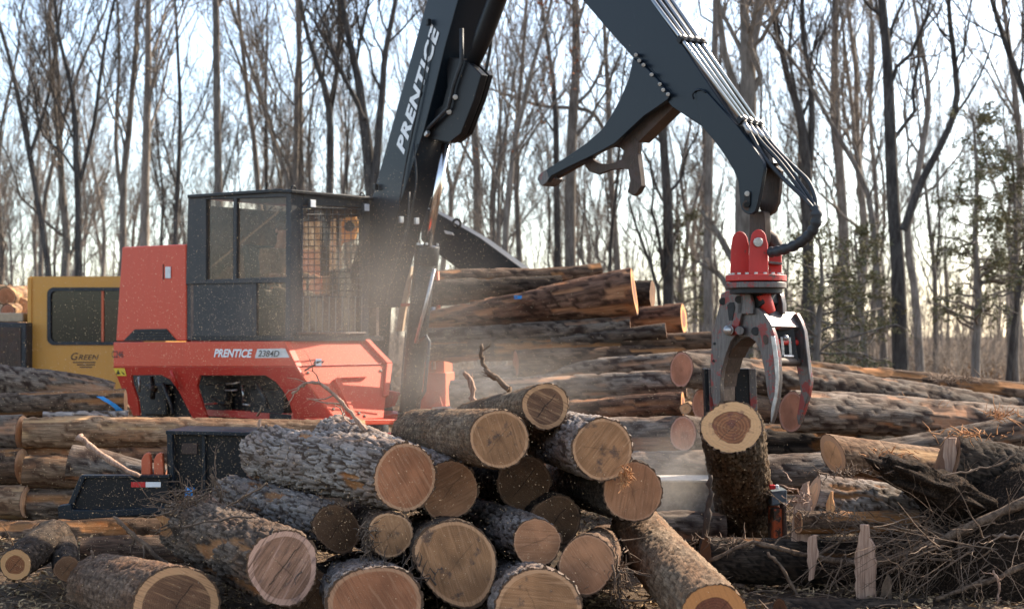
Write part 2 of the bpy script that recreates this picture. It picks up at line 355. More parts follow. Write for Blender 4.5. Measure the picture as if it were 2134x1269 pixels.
# cut faces
M['w_red'] = mat_wood('red_brown_heartwood', (0.492, 0.257, 0.138), (0.392, 0.156, 0.072), 0.885, 0.006, 0.26, 26, 0.6, 0.5)
M['w_plain'] = mat_wood('plain_brown_heartwood', (0.458, 0.228, 0.121), (0.392, 0.178, 0.085), 0.925, 0.008, 0.2, 24, 0.6, 2.0, 0.3)
M['w_dark'] = mat_wood('dark_brown_heartwood', (0.546, 0.292, 0.141), (0.181, 0.087, 0.045), 0.79, 0.012, 0.35, 20, 0.6, 1.1, 0.8)
M['w_tan'] = mat_wood('tan_heartwood', (0.546, 0.292, 0.148), (0.382, 0.186, 0.083), 0.885, 0.008, 0.3, 24, 0.6, 0.3, 0.3, 0.75, (0.06, 0.045, 0.04), 0.12)
M['w_sawn'] = mat_wood('rough_sawn_heartwood', (0.528, 0.307, 0.213), (0.283, 0.146, 0.087), 0.83, 0.012, 0.12, 16, 0.95, -0.62, 0.9, 0.45, (0.07, 0.055, 0.06), streak=0.85)
M['w_held'] = mat_wood('yellow_sapwood_red_heart', (0.60, 0.315, 0.135), (0.28, 0.105, 0.042), 0.62, 0.06, 0.6, 9, 0.2, 1.2, 0.45, 0.5, (0.10, 0.03, 0.03), 0.03)
M['w_orange'] = mat_wood('orange_sapwood', (0.593, 0.253, 0.087), (0.203, 0.071, 0.038), 0.62, 0.02, 0.4, 12, 0.25, 0.4, 0.4)
M['w_pink'] = mat_wood('pink_sawn_end', (0.440, 0.207, 0.141), (0.415, 0.165, 0.090), 0.86, 0.01, 0.15, 22, 0.3, 0.4)
M['w_shade'] = mat_wood('shaded_brown_end', (0.230, 0.119, 0.064), (0.184, 0.091, 0.044), 0.9, 0.012, 0.25, 18, 0.2, 0.9, 0.5, 0.6)  # end wood in a darker copy, shade painted in for recessed cut faces
M['w_pale'] = mat_wood('pale_split_wood', (0.517, 0.293, 0.165), (0.617, 0.328, 0.159), 0.7, 0.02, 0.15, 14, 0.4, 0.2, 0.3)
# ------------------------------------------------------------------ ground
def gz(x, y):
    x = np.asarray(x, float); y = np.asarray(y, float)
    p = np.stack([x, y, np.zeros_like(x)], -1)
    return (fbm(p * 0.9, 4) - 0.5) * 0.14 * sstep(0, 6, y) + (fbm(p * 0.07, 3) - 0.5) * 1.0 * sstep(24, 50, y) + 1.4 * sstep(45, 140, y) - 0.02
def ground_sheet():
    ys = np.concatenate([np.linspace(-25, 6, 12), np.linspace(6.2, 24, 170), np.linspace(24.5, 75, 110), np.geomspace(78, 900, 40)])
    ax = np.concatenate([-np.geomspace(9, 700, 40)[::-1], np.linspace(-8.9, 8.9, 180), np.geomspace(9, 700, 40)])
    X, Y = np.meshgrid(ax, ys); Z = gz(X, Y); n, m = X.shape
    v = np.stack([X, Y, Z], -1).reshape(-1, 3)
    i = np.arange(n * m).reshape(n, m)
    q = np.stack([i[:-1, :-1], i[:-1, 1:], i[1:, 1:], i[1:, :-1]], -1).reshape(-1, 4)
    t = NT('yard_dirt_and_leaf_litter'); c = t.obj()
    n1 = t.noise(c, 0.7, 8, 0.65); n2 = t.noise(c, 14, 6, 0.7); n3 = t.noise(c, 60, 4, 0.7)
    col = t.mix(t.ss(n1, 0.35, 0.65), (0.075, 0.05, 0.034), (0.15, 0.105, 0.07))
    col = t.mix(t.ss(n2, 0.5, 0.72, 0, 0.8), col, (0.26, 0.17, 0.095))
    col = t.mix(t.ss(n3, 0.6, 0.72, 0, 0.7), col, (0.40, 0.27, 0.14))
    t.bump(t.math('ADD', n2, n3), 0.8, 0.04)
    t.done(col, 0.95, 0, 0.1)
    me = fast_mesh('ground', v, q, None, t.m, True)
    o = bpy.data.objects.new('ground', me); COL.objects.link(o); tag(o, kind='structure')
    return o
ground_sheet()

# ------------------------------------------------------------------ bare winter trees
def tubes(pts, rad, sides):
    """(n,k,3) polylines, (n,k) radii -> verts, quads"""
    n, k, _ = pts.shape
    t = np.gradient(pts, axis=1); t /= np.maximum(1e-9, np.linalg.norm(t, axis=2, keepdims=True))
    ref = np.where(np.abs(t[:, :1, 2:3]) > 0.8, np.array((1.0, 0.2, 0)), np.array((0.1, 0.15, 1.0)))
    u = np.cross(t, np.broadcast_to(ref, t.shape)); u /= np.maximum(1e-9, np.linalg.norm(u, axis=2, keepdims=True)); w = np.cross(t, u)
    a = np.linspace(0, 2 * math.pi, sides, endpoint=False)
    v = pts[:, :, None] + rad[:, :, None, None] * (u[:, :, None] * np.cos(a)[:, None] + w[:, :, None] * np.sin(a)[:, None])
    i = np.arange(n * k * sides).reshape(n, k, sides); j = np.roll(i, -1, 2)
    q = np.stack([i[:, :-1], j[:, :-1], j[:, 1:], i[:, 1:]], -1).reshape(-1, 4)
    return v.reshape(-1, 3), q
def join(parts):
    V, Q, n = [], [], 0
    for v, q in parts: V.append(v); Q.append(q + n); n += len(v)
    return np.concatenate(V), np.concatenate(Q)
def at_param(pts, rad, s):
    n, k, _ = pts.shape; x = s * (k - 1); i = np.minimum(x.astype(int), k - 2); f = x - i; r = np.arange(n)[:, None]
    p = pts[r, i] * (1 - f)[..., None] + pts[r, i + 1] * f[..., None]
    return p, unit_n(pts[r, i + 1] - pts[r, i]), rad[r, i] * (1 - f) + rad[r, i + 1] * f
def unit_n(v): return v / np.maximum(1e-9, np.linalg.norm(v, axis=-1, keepdims=True))
def offspring(R, pts, rad, m, s0, length, ang, k, rfac, rmin, up=0.25, wob=0.08, taper=0.35, lfall=0.5):
    n = pts.shape[0]; s = s0 + (1 - s0) * (np.arange(m)[None] + R.rand(n, m)) / m; s = np.minimum(s, 0.995)
    p, t, r = at_param(pts, rad, s)
    pr = unit_n(np.cross(t, unit_n(R.randn(n, m, 3)))); th = np.radians(ang[0] + (ang[1] - ang[0]) * R.rand(n, m))[..., None]
    d = unit_n(t * np.cos(th) + pr * np.sin(th) + np.array((0, 0, up)) * 0.6)
    L = np.broadcast_to(np.asarray(length, float).reshape(-1, 1) if np.ndim(length) else length, (n, m)) * (1 - lfall * (s - s0) / (1 - s0 + 1e-6)) * (0.55 + 0.7 * R.rand(n, m))
    x = np.linspace(0, 1, k)
    q = p[:, :, None] + d[:, :, None] * (L[..., None, None] * x[:, None]) + np.array((0, 0, 1.0)) * (up * L[..., None, None] * (x ** 2)[:, None])
    nz = np.cumsum(R.randn(n, m, k, 3), axis=2) * wob * L[..., None, None] / k; nz[:, :, 0] = 0
    q = q + nz
    r0 = np.maximum(np.minimum(r * rfac, r * 0.85), rmin)
    rr = r0[..., None] * (1 - (1 - taper) * x)
    return q.reshape(-1, k, 3), np.maximum(rr, rmin * 0.7).reshape(-1, k), L.reshape(-1)
def smooth_path(pts, rad, k):
    pts = np.asarray(pts, float); n = len(pts); x = np.linspace(0, n - 1, k)
    i = np.clip(x.astype(int), 0, n - 2); f = (x - i)[:, None]
    g = lambda j: pts[np.clip(j, 0, n - 1)]
    p0, p1, p2, p3 = g(i - 1), g(i), g(i + 1), g(i + 2)
    q = 0.5 * (2 * p1 + (p2 - p0) * f + (2 * p0 - 5 * p1 + 4 * p2 - p3) * f ** 2 + (3 * p1 - p0 - 3 * p2 + p3) * f ** 3)
    return q, np.interp(x, np.arange(n), rad)
def bark_mat_tree(name, c1, c2):
    t = NT(name); c = t.obj(); n1 = t.noise(t.map(c, (9, 9, 1.6)), 1.6, 6, 0.68); n2 = t.noise(c, 1.3, 4)
    col = t.mix(t.ss(n1, 0.32, 0.68), c1, c2); col = t.mix(t.ss(n2, 0.42, 0.7, 0, 0.45), col, tuple(k * 0.55 for k in c1))
    col = t.hsv(col, 0.5, 1.0, t.math('ADD', 0.75, t.math('MULTIPLY', t.rnd(), 0.5)))
    t.bump(n1, 0.8, 0.03)
    return t.done(col, 0.92, 0, 0.12)
TB = [bark_mat_tree('grey_brown_tree_bark', (0.115, 0.094, 0.077), (0.24, 0.205, 0.175)),
      bark_mat_tree('dark_tree_bark', (0.045, 0.039, 0.036), (0.11, 0.098, 0.088)),
      bark_mat_tree('pale_tree_bark', (0.16, 0.135, 0.112), (0.31, 0.265, 0.225))]
TW = [bark_mat_tree('grey_brown_twigs', (0.14, 0.115, 0.097), (0.24, 0.20, 0.17)),
      bark_mat_tree('dark_twigs', (0.06, 0.048, 0.04), (0.12, 0.096, 0.078)),
      bark_mat_tree('pale_twigs', (0.17, 0.135, 0.108), (0.28, 0.23, 0.185))]
def tree_meshes(seed, stems, limbs=(9, 5, 5), lim_len=0.34, s0=0.35, ang=(22, 48), kind=0, rtw=0.009, up=0.28):
    """stems: list of (points, radii) in local space, the first the main one; trunk = stems and limbs, crown = branchlets and twigs"""
    R = np.random.RandomState(seed); tr, cr = [], []
    for pts, rad in stems:
        k = 16; p, r = smooth_path(pts, rad, k)
        L = np.linalg.norm(np.diff(p, axis=0), axis=1).sum()
        p = p + np.cumsum(R.randn(k, 3), 0) * np.array((0.012, 0.012, 0)) * L / 12
        tr.append(tubes(p[None], r[None], 9))
        a, ra, La = offspring(R, p[None], r[None], limbs[0] + 1, s0, L * lim_len, ang, 7, 0.42, 0.016, up, 0.22)
        tr.append(tubes(a, ra, 5))
        b, rb, Lb = offspring(R, a, ra, limbs[1] + 2, 0.2, La * 0.5, (22, 55), 5, 0.6, rtw * 1.3, up, 0.25)
        cr.append(tubes(b, rb, 3))
        c, rc, Lc = offspring(R, b, rb, limbs[2] + 2, 0.12, Lb * 0.6, (22, 60), 4, 0.7, rtw, up * 0.8, 0.28)
        cr.append(tubes(c, rc, 3))
    return join(tr), join(cr)
def plant_tree(name, label, loc, tm, cm, kind=0, group=None, rotz=0.0, sc=1.0, share=None):
    t = thing(name, loc, label, 'tree', group); t.rotation_euler = (0, 0, rotz); t.scale = (sc, sc, sc)
    if share is None:
        mt = fast_mesh('trunk', *tm, None, TB[kind], True); mc = fast_mesh('crown', *cm, None, TW[kind], True)
    else: mt, mc = share
    for nm, me in (('trunk', mt), ('crown', mc)):
        o = bpy.data.objects.new(nm, me); COL.objects.link(o); o.parent = t
    return t, (mt, mc)

# trees that can be told apart: trunk lines followed from the photograph, each standing at its own distance
def px_stem(pts, d, base=None, dx=0.0):
    out = [P(px, py, d + dx * i) for i, (px, py, w) in enumerate(pts)]
    return out, [max(0.018, 0.36 * w / F * d) for _, _, w in pts]
NOTABLE = [
 ('tall straight branchless trunk rising just behind the charcoal cab roof', 0, 44, [[(459, 800, 26), (458, 390, 22), (456, 200, 21), (452, 60, 20), (448, -150, 15), (446, -420, 6)]], (5, 4, 4), 0.16, 0.6),
 ('slim tree leaning left above the yellow cabin, forked halfway up', 1, 42, [[(166, 800, 24), (162, 560, 22), (158, 380, 18), (148, 200, 13), (118, 70, 10), (95, -160, 4)], [(160, 400, 12), (195, 260, 11), (222, 70, 9), (270, -140, 4)]], (7, 5, 5), 0.3, 0.3),
 ('tree at the far left whose thin trunk leans strongly to the left', 1, 43, [[(112, 800, 22), (98, 560, 19), (62, 330, 16), (28, 160, 12), (-10, 20, 9), (-60, -160, 4)], [(60, 330, 11), (98, 200, 10), (120, 40, 8), (150, -150, 4)]], (7, 5, 5), 0.3, 0.3),
 ('thin forked tree between the two left leaning trees', 0, 47, [[(85, 800, 16), (84, 480, 14), (118, 300, 12), (160, 150, 9), (215, 20, 6), (250, -120, 3)]], (7, 5, 5), 0.3, 0.3),
 ('pale brown straight tree standing left of the straight branchless trunk', 2, 52, [[(303, 800, 30), (303, 500, 28), (309, 340, 24), (314, 150, 20), (318, -50, 15), (320, -330, 5)]], (9, 5, 5), 0.25, 0.4),
 ('twin stemmed pale tree behind the red engine cover', 2, 50, [[(266, 800, 22), (262, 450, 20), (282, 260, 17), (300, 90, 12), (320, -200, 4)], [(262, 450, 14), (245, 300, 12), (252, 100, 9), (240, -160, 4)]], (8, 5, 5), 0.28, 0.35),
 ('slender tree curving over the middle of the cab roof', 0, 50, [[(566, 800, 20), (548, 420, 17), (535, 250, 14), (524, 120, 12), (505, -60, 9), (490, -280, 4)]], (8, 5, 5), 0.28, 0.3),
 ('upright grey tree just left of the two dark forked stems', 0, 47, [[(622, 800, 20), (620, 390, 17), (625, 200, 15), (634, 40, 12), (640, -240, 4)]], (8, 5, 5), 0.3, 0.3),
 ('dark Y shaped tree with its fork beside the boom, left stem', 1, 43, [[(692, 800, 24), (690, 400, 22), (688, 230, 20), (650, 90, 13), (622, -60, 9), (600, -260, 4)], [(688, 240, 14), (706, 120, 13), (712, -60, 9), (725, -260, 4)]], (8, 6, 5), 0.28, 0.4),
 ('stout dark tree spreading into many limbs just left of the lettered boom', 1, 40, [[(790, 800, 44), (776, 420, 38), (762, 260, 30), (738, 130, 22), (705, -20, 14), (680, -260, 5)], [(778, 420, 26), (794, 250, 22), (806, 120, 17), (835, -40, 12), (850, -260, 5)], [(760, 250, 14), (735, 200, 11), (690, 110, 8), (640, 20, 5)]], (8, 6, 5), 0.3, 0.35),
 ('grey trunk standing directly right of the boom and lift cylinder', 0, 46, [[(1000, 800, 28), (999, 540, 25), (996, 300, 22), (988, 130, 17), (975, -60, 12), (960, -300, 4)]], (9, 5, 5), 0.28, 0.3),
 ('thin tree leaning right behind the pointed tip of the heel', 0, 50, [[(1088, 800, 20), (1084, 560, 18), (1080, 330, 15), (1098, 140, 12), (1110, -60, 8), (1125, -280, 3)]], (8, 5, 5), 0.28, 0.3),
 ('straight grey trunk left of the heel hook, thickest of its neighbours', 0, 45, [[(1188, 800, 38), (1188, 560, 34), (1190, 300, 30), (1194, 110, 24), (1192, -80, 17), (1190, -340, 5)]], (9, 5, 5), 0.25, 0.4),
 ('slim tree just left of the thickest trunk below the heel', 1, 52, [[(1166, 800, 22), (1160, 380, 19), (1152, 180, 15), (1130, 10, 10), (1110, -200, 4)]], (8, 5, 5), 0.3, 0.3),
 ('dark trunk under the bend of the stick with crowded low branches', 1, 45, [[(1393, 800, 36), (1389, 620, 33), (1384, 420, 28), (1374, 250, 22), (1360, 60, 15), (1350, -200, 5)]], (12, 6, 5), 0.2, 0.12),
 ('thick pale grey tree behind the grapple, forking into three above the hoses', 2, 36, [[(1546, 800, 66), (1541, 620, 60), (1541, 400, 54), (1544, 200, 48), (1533, 60, 26), (1520, -120, 20), (1500, -340, 6)], [(1546, 210, 34), (1572, 100, 26), (1600, -40, 18), (1630, -300, 6)], [(1540, 205, 26), (1512, 110, 20), (1492, -60, 14), (1470, -300, 5)], [(1541, 570, 24), (1502, 495, 18), (1462, 438, 10)], [(1541, 650, 24), (1505, 576, 18), (1462, 548, 10)]], (8, 5, 5), 0.25, 0.45),
 ('dark V shaped tree right of the hose loop', 1, 42, [[(1688, 800, 36), (1684, 420, 32), (1672, 260, 26), (1640, 150, 19), (1612, 20, 13), (1580, -220, 5)], [(1686, 400, 20), (1690, 200, 17), (1672, 60, 13), (1668, -220, 5)]], (8, 5, 5), 0.28, 0.35),
 ('straight brown trunk between the V shaped tree and the black trunk', 0, 49, [[(1766, 800, 34), (1758, 500, 30), (1745, 280, 26), (1742, 80, 20), (1748, -120, 14), (1750, -340, 5)]], (8, 5, 5), 0.28, 0.35),
 ('long thin sapling leaning far to the left across the right hand woods', 0, 37, [[(1848, 800, 24), (1838, 600, 21), (1822, 400, 17), (1752, 250, 13), (1700, 140, 10), (1640, 55, 8), (1580, -20, 5)]], (8, 4, 4), 0.16, 0.3),
 ('tall black trunk standing on the far edge of the right hand logs', 1, 35, [[(1878, 830, 46), (1879, 600, 42), (1878, 440, 38), (1876, 200, 33), (1870, 40, 26), (1860, -160, 18), (1850, -380, 6)], [(1884, 480, 26), (1916, 390, 22), (1962, 300, 20), (1992, 215, 18), (1986, 90, 15), (1978, -20, 12), (2030, -240, 5)]], (8, 5, 5), 0.26, 0.4),
 ('slightly curved slim trunk just right of the black one', 0, 41, [[(1922, 820, 26), (1912, 620, 24), (1896, 480, 21), (1928, 320, 19), (1946, 190, 16), (1930, 60, 12), (1900, -140, 5)]], (8, 5, 5), 0.28, 0.35),
 ('straight grey tree at the right edge behind the second juniper', 0, 42, [[(2106, 820, 26), (2110, 500, 24), (2112, 300, 20), (2088, 130, 15), (2066, 0, 11), (2040, -220, 4)]], (8, 5, 5), 0.28, 0.35),
 ('thin tilted sapling at the right edge leaning out over the logs', 1, 36, [[(2096, 815, 18), (2112, 640, 15), (2138, 500, 12), (2170, 330, 8), (2195, 150, 4)]], (7, 4, 4), 0.25, 0.3),
 ('arched branchy tree whose long bough reaches in from the top right corner', 1, 33, [[(2190, 830, 30), (2180, 500, 26), (2160, 250, 22), (2120, 120, 18), (2085, 0, 12), (2050, -160, 5)]], (9, 5, 5), 0.28, 0.3),
 ('slender tree between the heel and the dark trunk, twigs at the stick', 0, 55, [[(1290, 800, 22), (1286, 560, 20), (1270, 330, 17), (1262, 120, 13), (1250, -140, 5)], [(1268, 300, 14), (1232, 232, 12), (1130, 218, 10), (1060, 194, 8), (985, 165, 4)]], (10, 5, 5), 0.28, 0.2),
 ('grey tree partly hidden by the stick, left of the pale forked tree', 0, 41, [[(1478, 800, 30), (1474, 560, 27), (1480, 330, 23), (1492, 120, 19), (1500, -120, 13), (1510, -340, 4)]], (8, 5, 5), 0.25, 0.35),
 ('brown leafed oak whose rusty leaves still hang beside the stick', 0, 40, [[(1052, 800, 22), (1052, 560, 19), (1070, 340, 16), (1104, 180, 13), (1140, 60, 10), (1180, -120, 5)]], (9, 5, 5), 0.34, 0.25),
]
for i, (lab, kd, d, stems, limbs, ll, s0) in enumerate(NOTABLE):
    W = []
    for j, st in enumerate(stems): W.append(px_stem(st, d))
    b = W[0][0][0]; base = np.array((b[0], d, float(gz(b[0], d)) - 0.1))
    W[0][0][0] = np.array((b[0], d, base[2])); W[0][1][0] *= 1.15
    R = np.random.RandomState(100 + i)
    for pts, rad in W:
        y0 = R.uniform(-1, 1)
        for q, p in enumerate(pts):
            if q and not (pts is not W[0][0] and q == 0): p[1] += y0 * 0.35 * q
    loc = [(np.array([p - base for p in pts]), np.array(rad)) for pts, rad in W]
    tm, cm = tree_meshes(500 + i, loc, limbs, ll, s0, (20, 50), kd, 0.0065)
    o, _ = plant_tree('bare_tree', lab, base, tm, cm, kd)
    if 'rusty' in lab:
        R = np.random.RandomState(5); v = cm[0][R.randint(0, len(cm[0]), 700)]
        v = v[(v[:, 2] > 5.5)]; mb = MB()
        for p in v:
            a = unit(R.randn(3)) * R.uniform(.05, .10); c = unit(np.cross(a, R.randn(3))) * R.uniform(.03, .05)
            mb.add([p, p + a * .5 + c, p + a, p + a * .5 - c], [(0, 1, 2, 3)])
        t = NT('rusty_leaf'); lm = t.done(t.mix(t.noise(t.obj(), 3, 2), (0.28, 0.075, 0.03), (0.34, 0.15, 0.07)), 0.8, 0, 0.1)
        lv = mb.build('leaves', lm, None); lv.location = (0, 0, 0); lv.parent = o

# filler woodland: copies of a few trees, deeper in the wood
PROTO = []
for k in range(9):
    R = np.random.RandomState(40 + k); H = R.uniform(13, 19); r0 = R.uniform(0.07, 0.14)
    n = 7; z = np.linspace(0, H, n); x = np.cumsum(R.randn(n)) * 0.22; y = np.cumsum(R.randn(n)) * 0.22; x[0] = y[0] = 0
    stems = [(np.stack([x, y, z], -1), r0 * np.linspace(1.15, 0.16, n))]
    if k % 3 != 0:
        q = 2 + k % 2; az = R.uniform(0, 6.28); m = n - q
        sp = np.linspace(0, 1, m + 0) ** 1.1
        stems.append((np.stack([x[q] + math.cos(az) * sp * H * 0.2, y[q] + math.sin(az) * sp * H * 0.2, z[q] + sp * (H * 0.62)], -1), r0 * 0.6 * np.linspace(1, 0.15, m)))
    tm, cm = tree_meshes(900 + k, stems, (11, 6, 6), 0.26, 0.22, (18, 48), (0, 0, 2)[k % 3], 0.008)
    kd = (0, 1, 2, 0, 2, 0, 1, 0, 2)[k]
    PROTO.append(((fast_mesh('trunk', *tm, None, TB[kd], True), fast_mesh('crown', *cm, None, TW[kd], True)), kd))
KLAB = {0: 'grey brown bare tree deep in the woodland behind the log yard', 1: 'dark barked bare tree deep in the woodland behind the log yard', 2: 'pale barked bare tree deep in the woodland behind the log yard'}
R = np.random.RandomState(11); spots = []
while len(spots) < 120:
    y = 44 + 72 * R.rand() ** 1.15; x = R.uniform(-0.43, 0.43) * y
    if all((x - a) ** 2 + (y - b) ** 2 > 1.6 ** 2 for a, b in spots): spots.append((x, y))
for i, (x, y) in enumerate(spots):
    ms, kd = PROTO[i % len(PROTO)]
    plant_tree('bare_tree', KLAB[kd], (x, y, float(gz(x, y)) - 0.05), None, None, kd, ('grey brown', 'dark', 'pale')[kd] + ' bare trees of the deep woodland', R.uniform(0, 6.28), R.uniform(0.72, 1.2), ms)

# the wood beyond, one mass of stems and twigs
def far_wood():
    R = np.random.RandomState(3); n = 380
    y = R.uniform(95, 190, n); x = (R.rand(n) ** 0.8 * 0.92 - 0.46) * y; z = gz(x, y)
    H = R.uniform(6, 12, n); k = 5; s = np.linspace(0, 1, k)
    lean = R.randn(n, 1, 2) * 0.06
    p = np.zeros((n, k, 3)); p[:, :, 0] = x[:, None] + lean[:, :, 0] * H[:, None] * s; p[:, :, 1] = y[:, None]; p[:, :, 2] = z[:, None] + H[:, None] * s
    p[:, 1:, :2] += R.randn(n, k - 1, 2) * 0.18
    r = R.uniform(0.05, 0.14, n)[:, None] * np.linspace(1, 0.2, k)
    A = [tubes(p, r, 4)]
    b, rb, Lb = offspring(R, p, r, 7, 0.3, H * 0.27, (20, 50), 4, 0.5, 0.025, 0.3, 0.2)
    A.append(tubes(b, rb, 3))
    c, rc, Lc = offspring(R, b, rb, 5, 0.2, Lb * 0.6, (20, 60), 3, 0.7, 0.016, 0.2, 0.25)
    A.append(tubes(c, rc, 3))
    o = bpy.data.objects.new('far_wood', fast_mesh('far_wood', *join(A), None, TW[0])); COL.objects.link(o); tag(o, kind='stuff')
far_wood()
def thicket():
    R = np.random.RandomState(9); n = 900
    y = R.uniform(85, 200, n); x = R.uniform(-0.46, 0.46, n) * y; z = gz(x, y)
    H = R.uniform(3, 7.5, n); k = 4; s = np.linspace(0, 1, k); p = np.zeros((n, k, 3)); ln = R.randn(n, 2) * .1
    p[:, :, 0] = x[:, None] + ln[:, :1] * H[:, None] * s; p[:, :, 1] = y[:, None] + ln[:, 1:] * H[:, None] * s; p[:, :, 2] = z[:, None] + H[:, None] * s
    r = R.uniform(0.02, 0.06, n)[:, None] * np.linspace(1, 0.25, k); A = [tubes(p, r, 4)]
    b, rb, Lb = offspring(R, p, r, 9, 0.12, H * 0.34, (18, 55), 4, 0.5, 0.016, 0.3, 0.25); A.append(tubes(b, rb, 3))
    c, rc, _ = offspring(R, b, rb, 4, 0.2, Lb * 0.55, (20, 60), 3, 0.7, 0.011, 0.2, 0.3); A.append(tubes(c, rc, 3))
    o = bpy.data.objects.new('thicket', fast_mesh('thicket', *join(A), None, TW[2])); COL.objects.link(o); tag(o, kind='stuff')
thicket()
def undergrowth():
    """thin saplings, dead canes and leaf litter along the foot of the wood"""
    R = np.random.RandomState(8); n = 2600
    y = R.uniform(36, 90, n); x = R.uniform(-0.42, 0.42, n) * y; z = gz(x, y)
    H = R.uniform(0.4, 2.6, n) * np.where(R.rand(n) < 0.12, 1.8, 1); k = 4; s = np.linspace(0, 1, k)
    p = np.zeros((n, k, 3)); ln = R.randn(n, 1, 2) * 0.3
    p[:, :, 0] = x[:, None] + ln[:, :, 0] * (H[:, None] * s); p[:, :, 1] = y[:, None] + ln[:, :, 1] * (H[:, None] * s); p[:, :, 2] = z[:, None] + H[:, None] * s
    r = R.uniform(0.008, 0.02, n)[:, None] * np.linspace(1, 0.4, k)
    A = [tubes(p, r, 3)]
    b, rb, Lb = offspring(R, p, r, 6, 0.15, H * 0.45, (25, 70), 3, 0.7, 0.007, 0.15, 0.3)
    A.append(tubes(b, rb, 3))
    o = bpy.data.objects.new('undergrowth', fast_mesh('undergrowth', *join(A), None, TW[2])); COL.objects.link(o); tag(o, kind='stuff')
    n = 26000; y = R.uniform(30, 80, n) ; x = R.uniform(-0.42, 0.42, n) * y; z = gz(x, y) + R.rand(n) ** 3 * 0.5
    c = np.stack([x, y, z], -1); a = unit_n(R.randn(n, 3)) * R.uniform(.06, .13, (n, 1)); b = unit_n(np.cross(a, R.randn(n, 3))) * R.uniform(.03, .06, (n, 1))
    v = np.stack([c - a, c + b, c + a, c - b], 1).reshape(-1, 3)
    t = NT('dry_leaf'); lm = t.done(t.mix(t.noise(t.obj(), 0.8, 3), (0.16, 0.085, 0.045), (0.33, 0.21, 0.12)), 0.85, 0, 0.1)
    o = bpy.data.objects.new('leaf_litter', fast_mesh('leaf_litter', v, np.arange(4 * n).reshape(-1, 4), None, lm)); COL.objects.link(o); tag(o, kind='stuff')
undergrowth()

# junipers with drooping sprays of green
def juniper(lab, px, d, H, top_w, z0f, seed, dens=1.0):
    R = np.random.RandomState(seed); b = P(px, 800, d); base = np.array((b[0], d, float(gz(b[0], d)) - 0.05))
    n = 6; z = np.linspace(0, H, n); x = np.cumsum(R.randn(n)) * 0.08; x[0] = 0
    p, r = smooth_path(np.stack([x, x * 0.5, z], -1), np.linspace(0.13, 0.02, n), 14)
    bo, rb, Lb = offspring(R, p[None], r[None], int(64 * dens), z0f, top_w, (50, 88), 6, 0.4, 0.012, -0.12, 0.25, lfall=0.55)
    tw, rt, Lt = offspring(R, bo, rb, 6, 0.2, Lb * 0.42, (25, 65), 4, 0.6, 0.006, -0.12, 0.3)
    t = thing('juniper', base, lab, 'tree')
    tm = join([tubes(p[None], r[None], 9), tubes(bo, rb, 4)])
    o = bpy.data.objects.new('trunk', fast_mesh('trunk', *tm, None, TB[0], True)); COL.objects.link(o); o.parent = t
    m = 26; nt_ = len(tw); s = R.rand(nt_, m); q, tt, _ = at_param(tw, rt, s); q = q.reshape(-1, 3); tt = tt.reshape(-1, 3)
    keep = R.rand(len(q)) < np.repeat(R.rand(nt_) ** 0.7, m); q = q[keep]; tt = tt[keep]; N = len(q)
    q = q + R.randn(N, 3) * 0.04
    a = unit_n(tt + R.randn(N, 3) * 0.8 + (0, 0, -0.25)) * R.uniform(.05, .11, (N, 1)); w = unit_n(np.cross(a, R.randn(N, 3))) * R.uniform(.010, .020, (N, 1))
    v = np.stack([q - w, q + w, q + a + w * 0.4, q + a - w * 0.4], 1).reshape(-1, 3)
    o = bpy.data.objects.new('crown', fast_mesh('crown', v, np.arange(4 * N).reshape(-1, 4), None, M_JUN)); COL.objects.link(o); o.parent = t
_t = NT('juniper_sprays'); M_JUN = _t.done(_t.mix(_t.ss(_t.noise(_t.obj(), 2.2, 4), 0.3, 0.7), (0.070, 0.072, 0.034), (0.18, 0.15, 0.075)), 0.8, 0, 0.15)
juniper('green juniper with a bushy dark top left of the right edge', 2034, 33, 7.2, 1.5, 0.30, 21, 1.1)
juniper('juniper at the right edge behind the tilted sapling', 2122, 36, 6.6, 1.6, 0.45, 22)
juniper('low drooping juniper right behind the grapple', 1702, 31, 4.3, 1.9, 0.22, 23, 0.75)
juniper('thin juniper whose sprays hang left of the black trunk', 1800, 34, 4.6, 1.6, 0.3, 24, 0.7)
juniper('faint juniper beneath the bend of the stick', 1420, 46, 6.2, 1.5, 0.25, 25, 0.7)
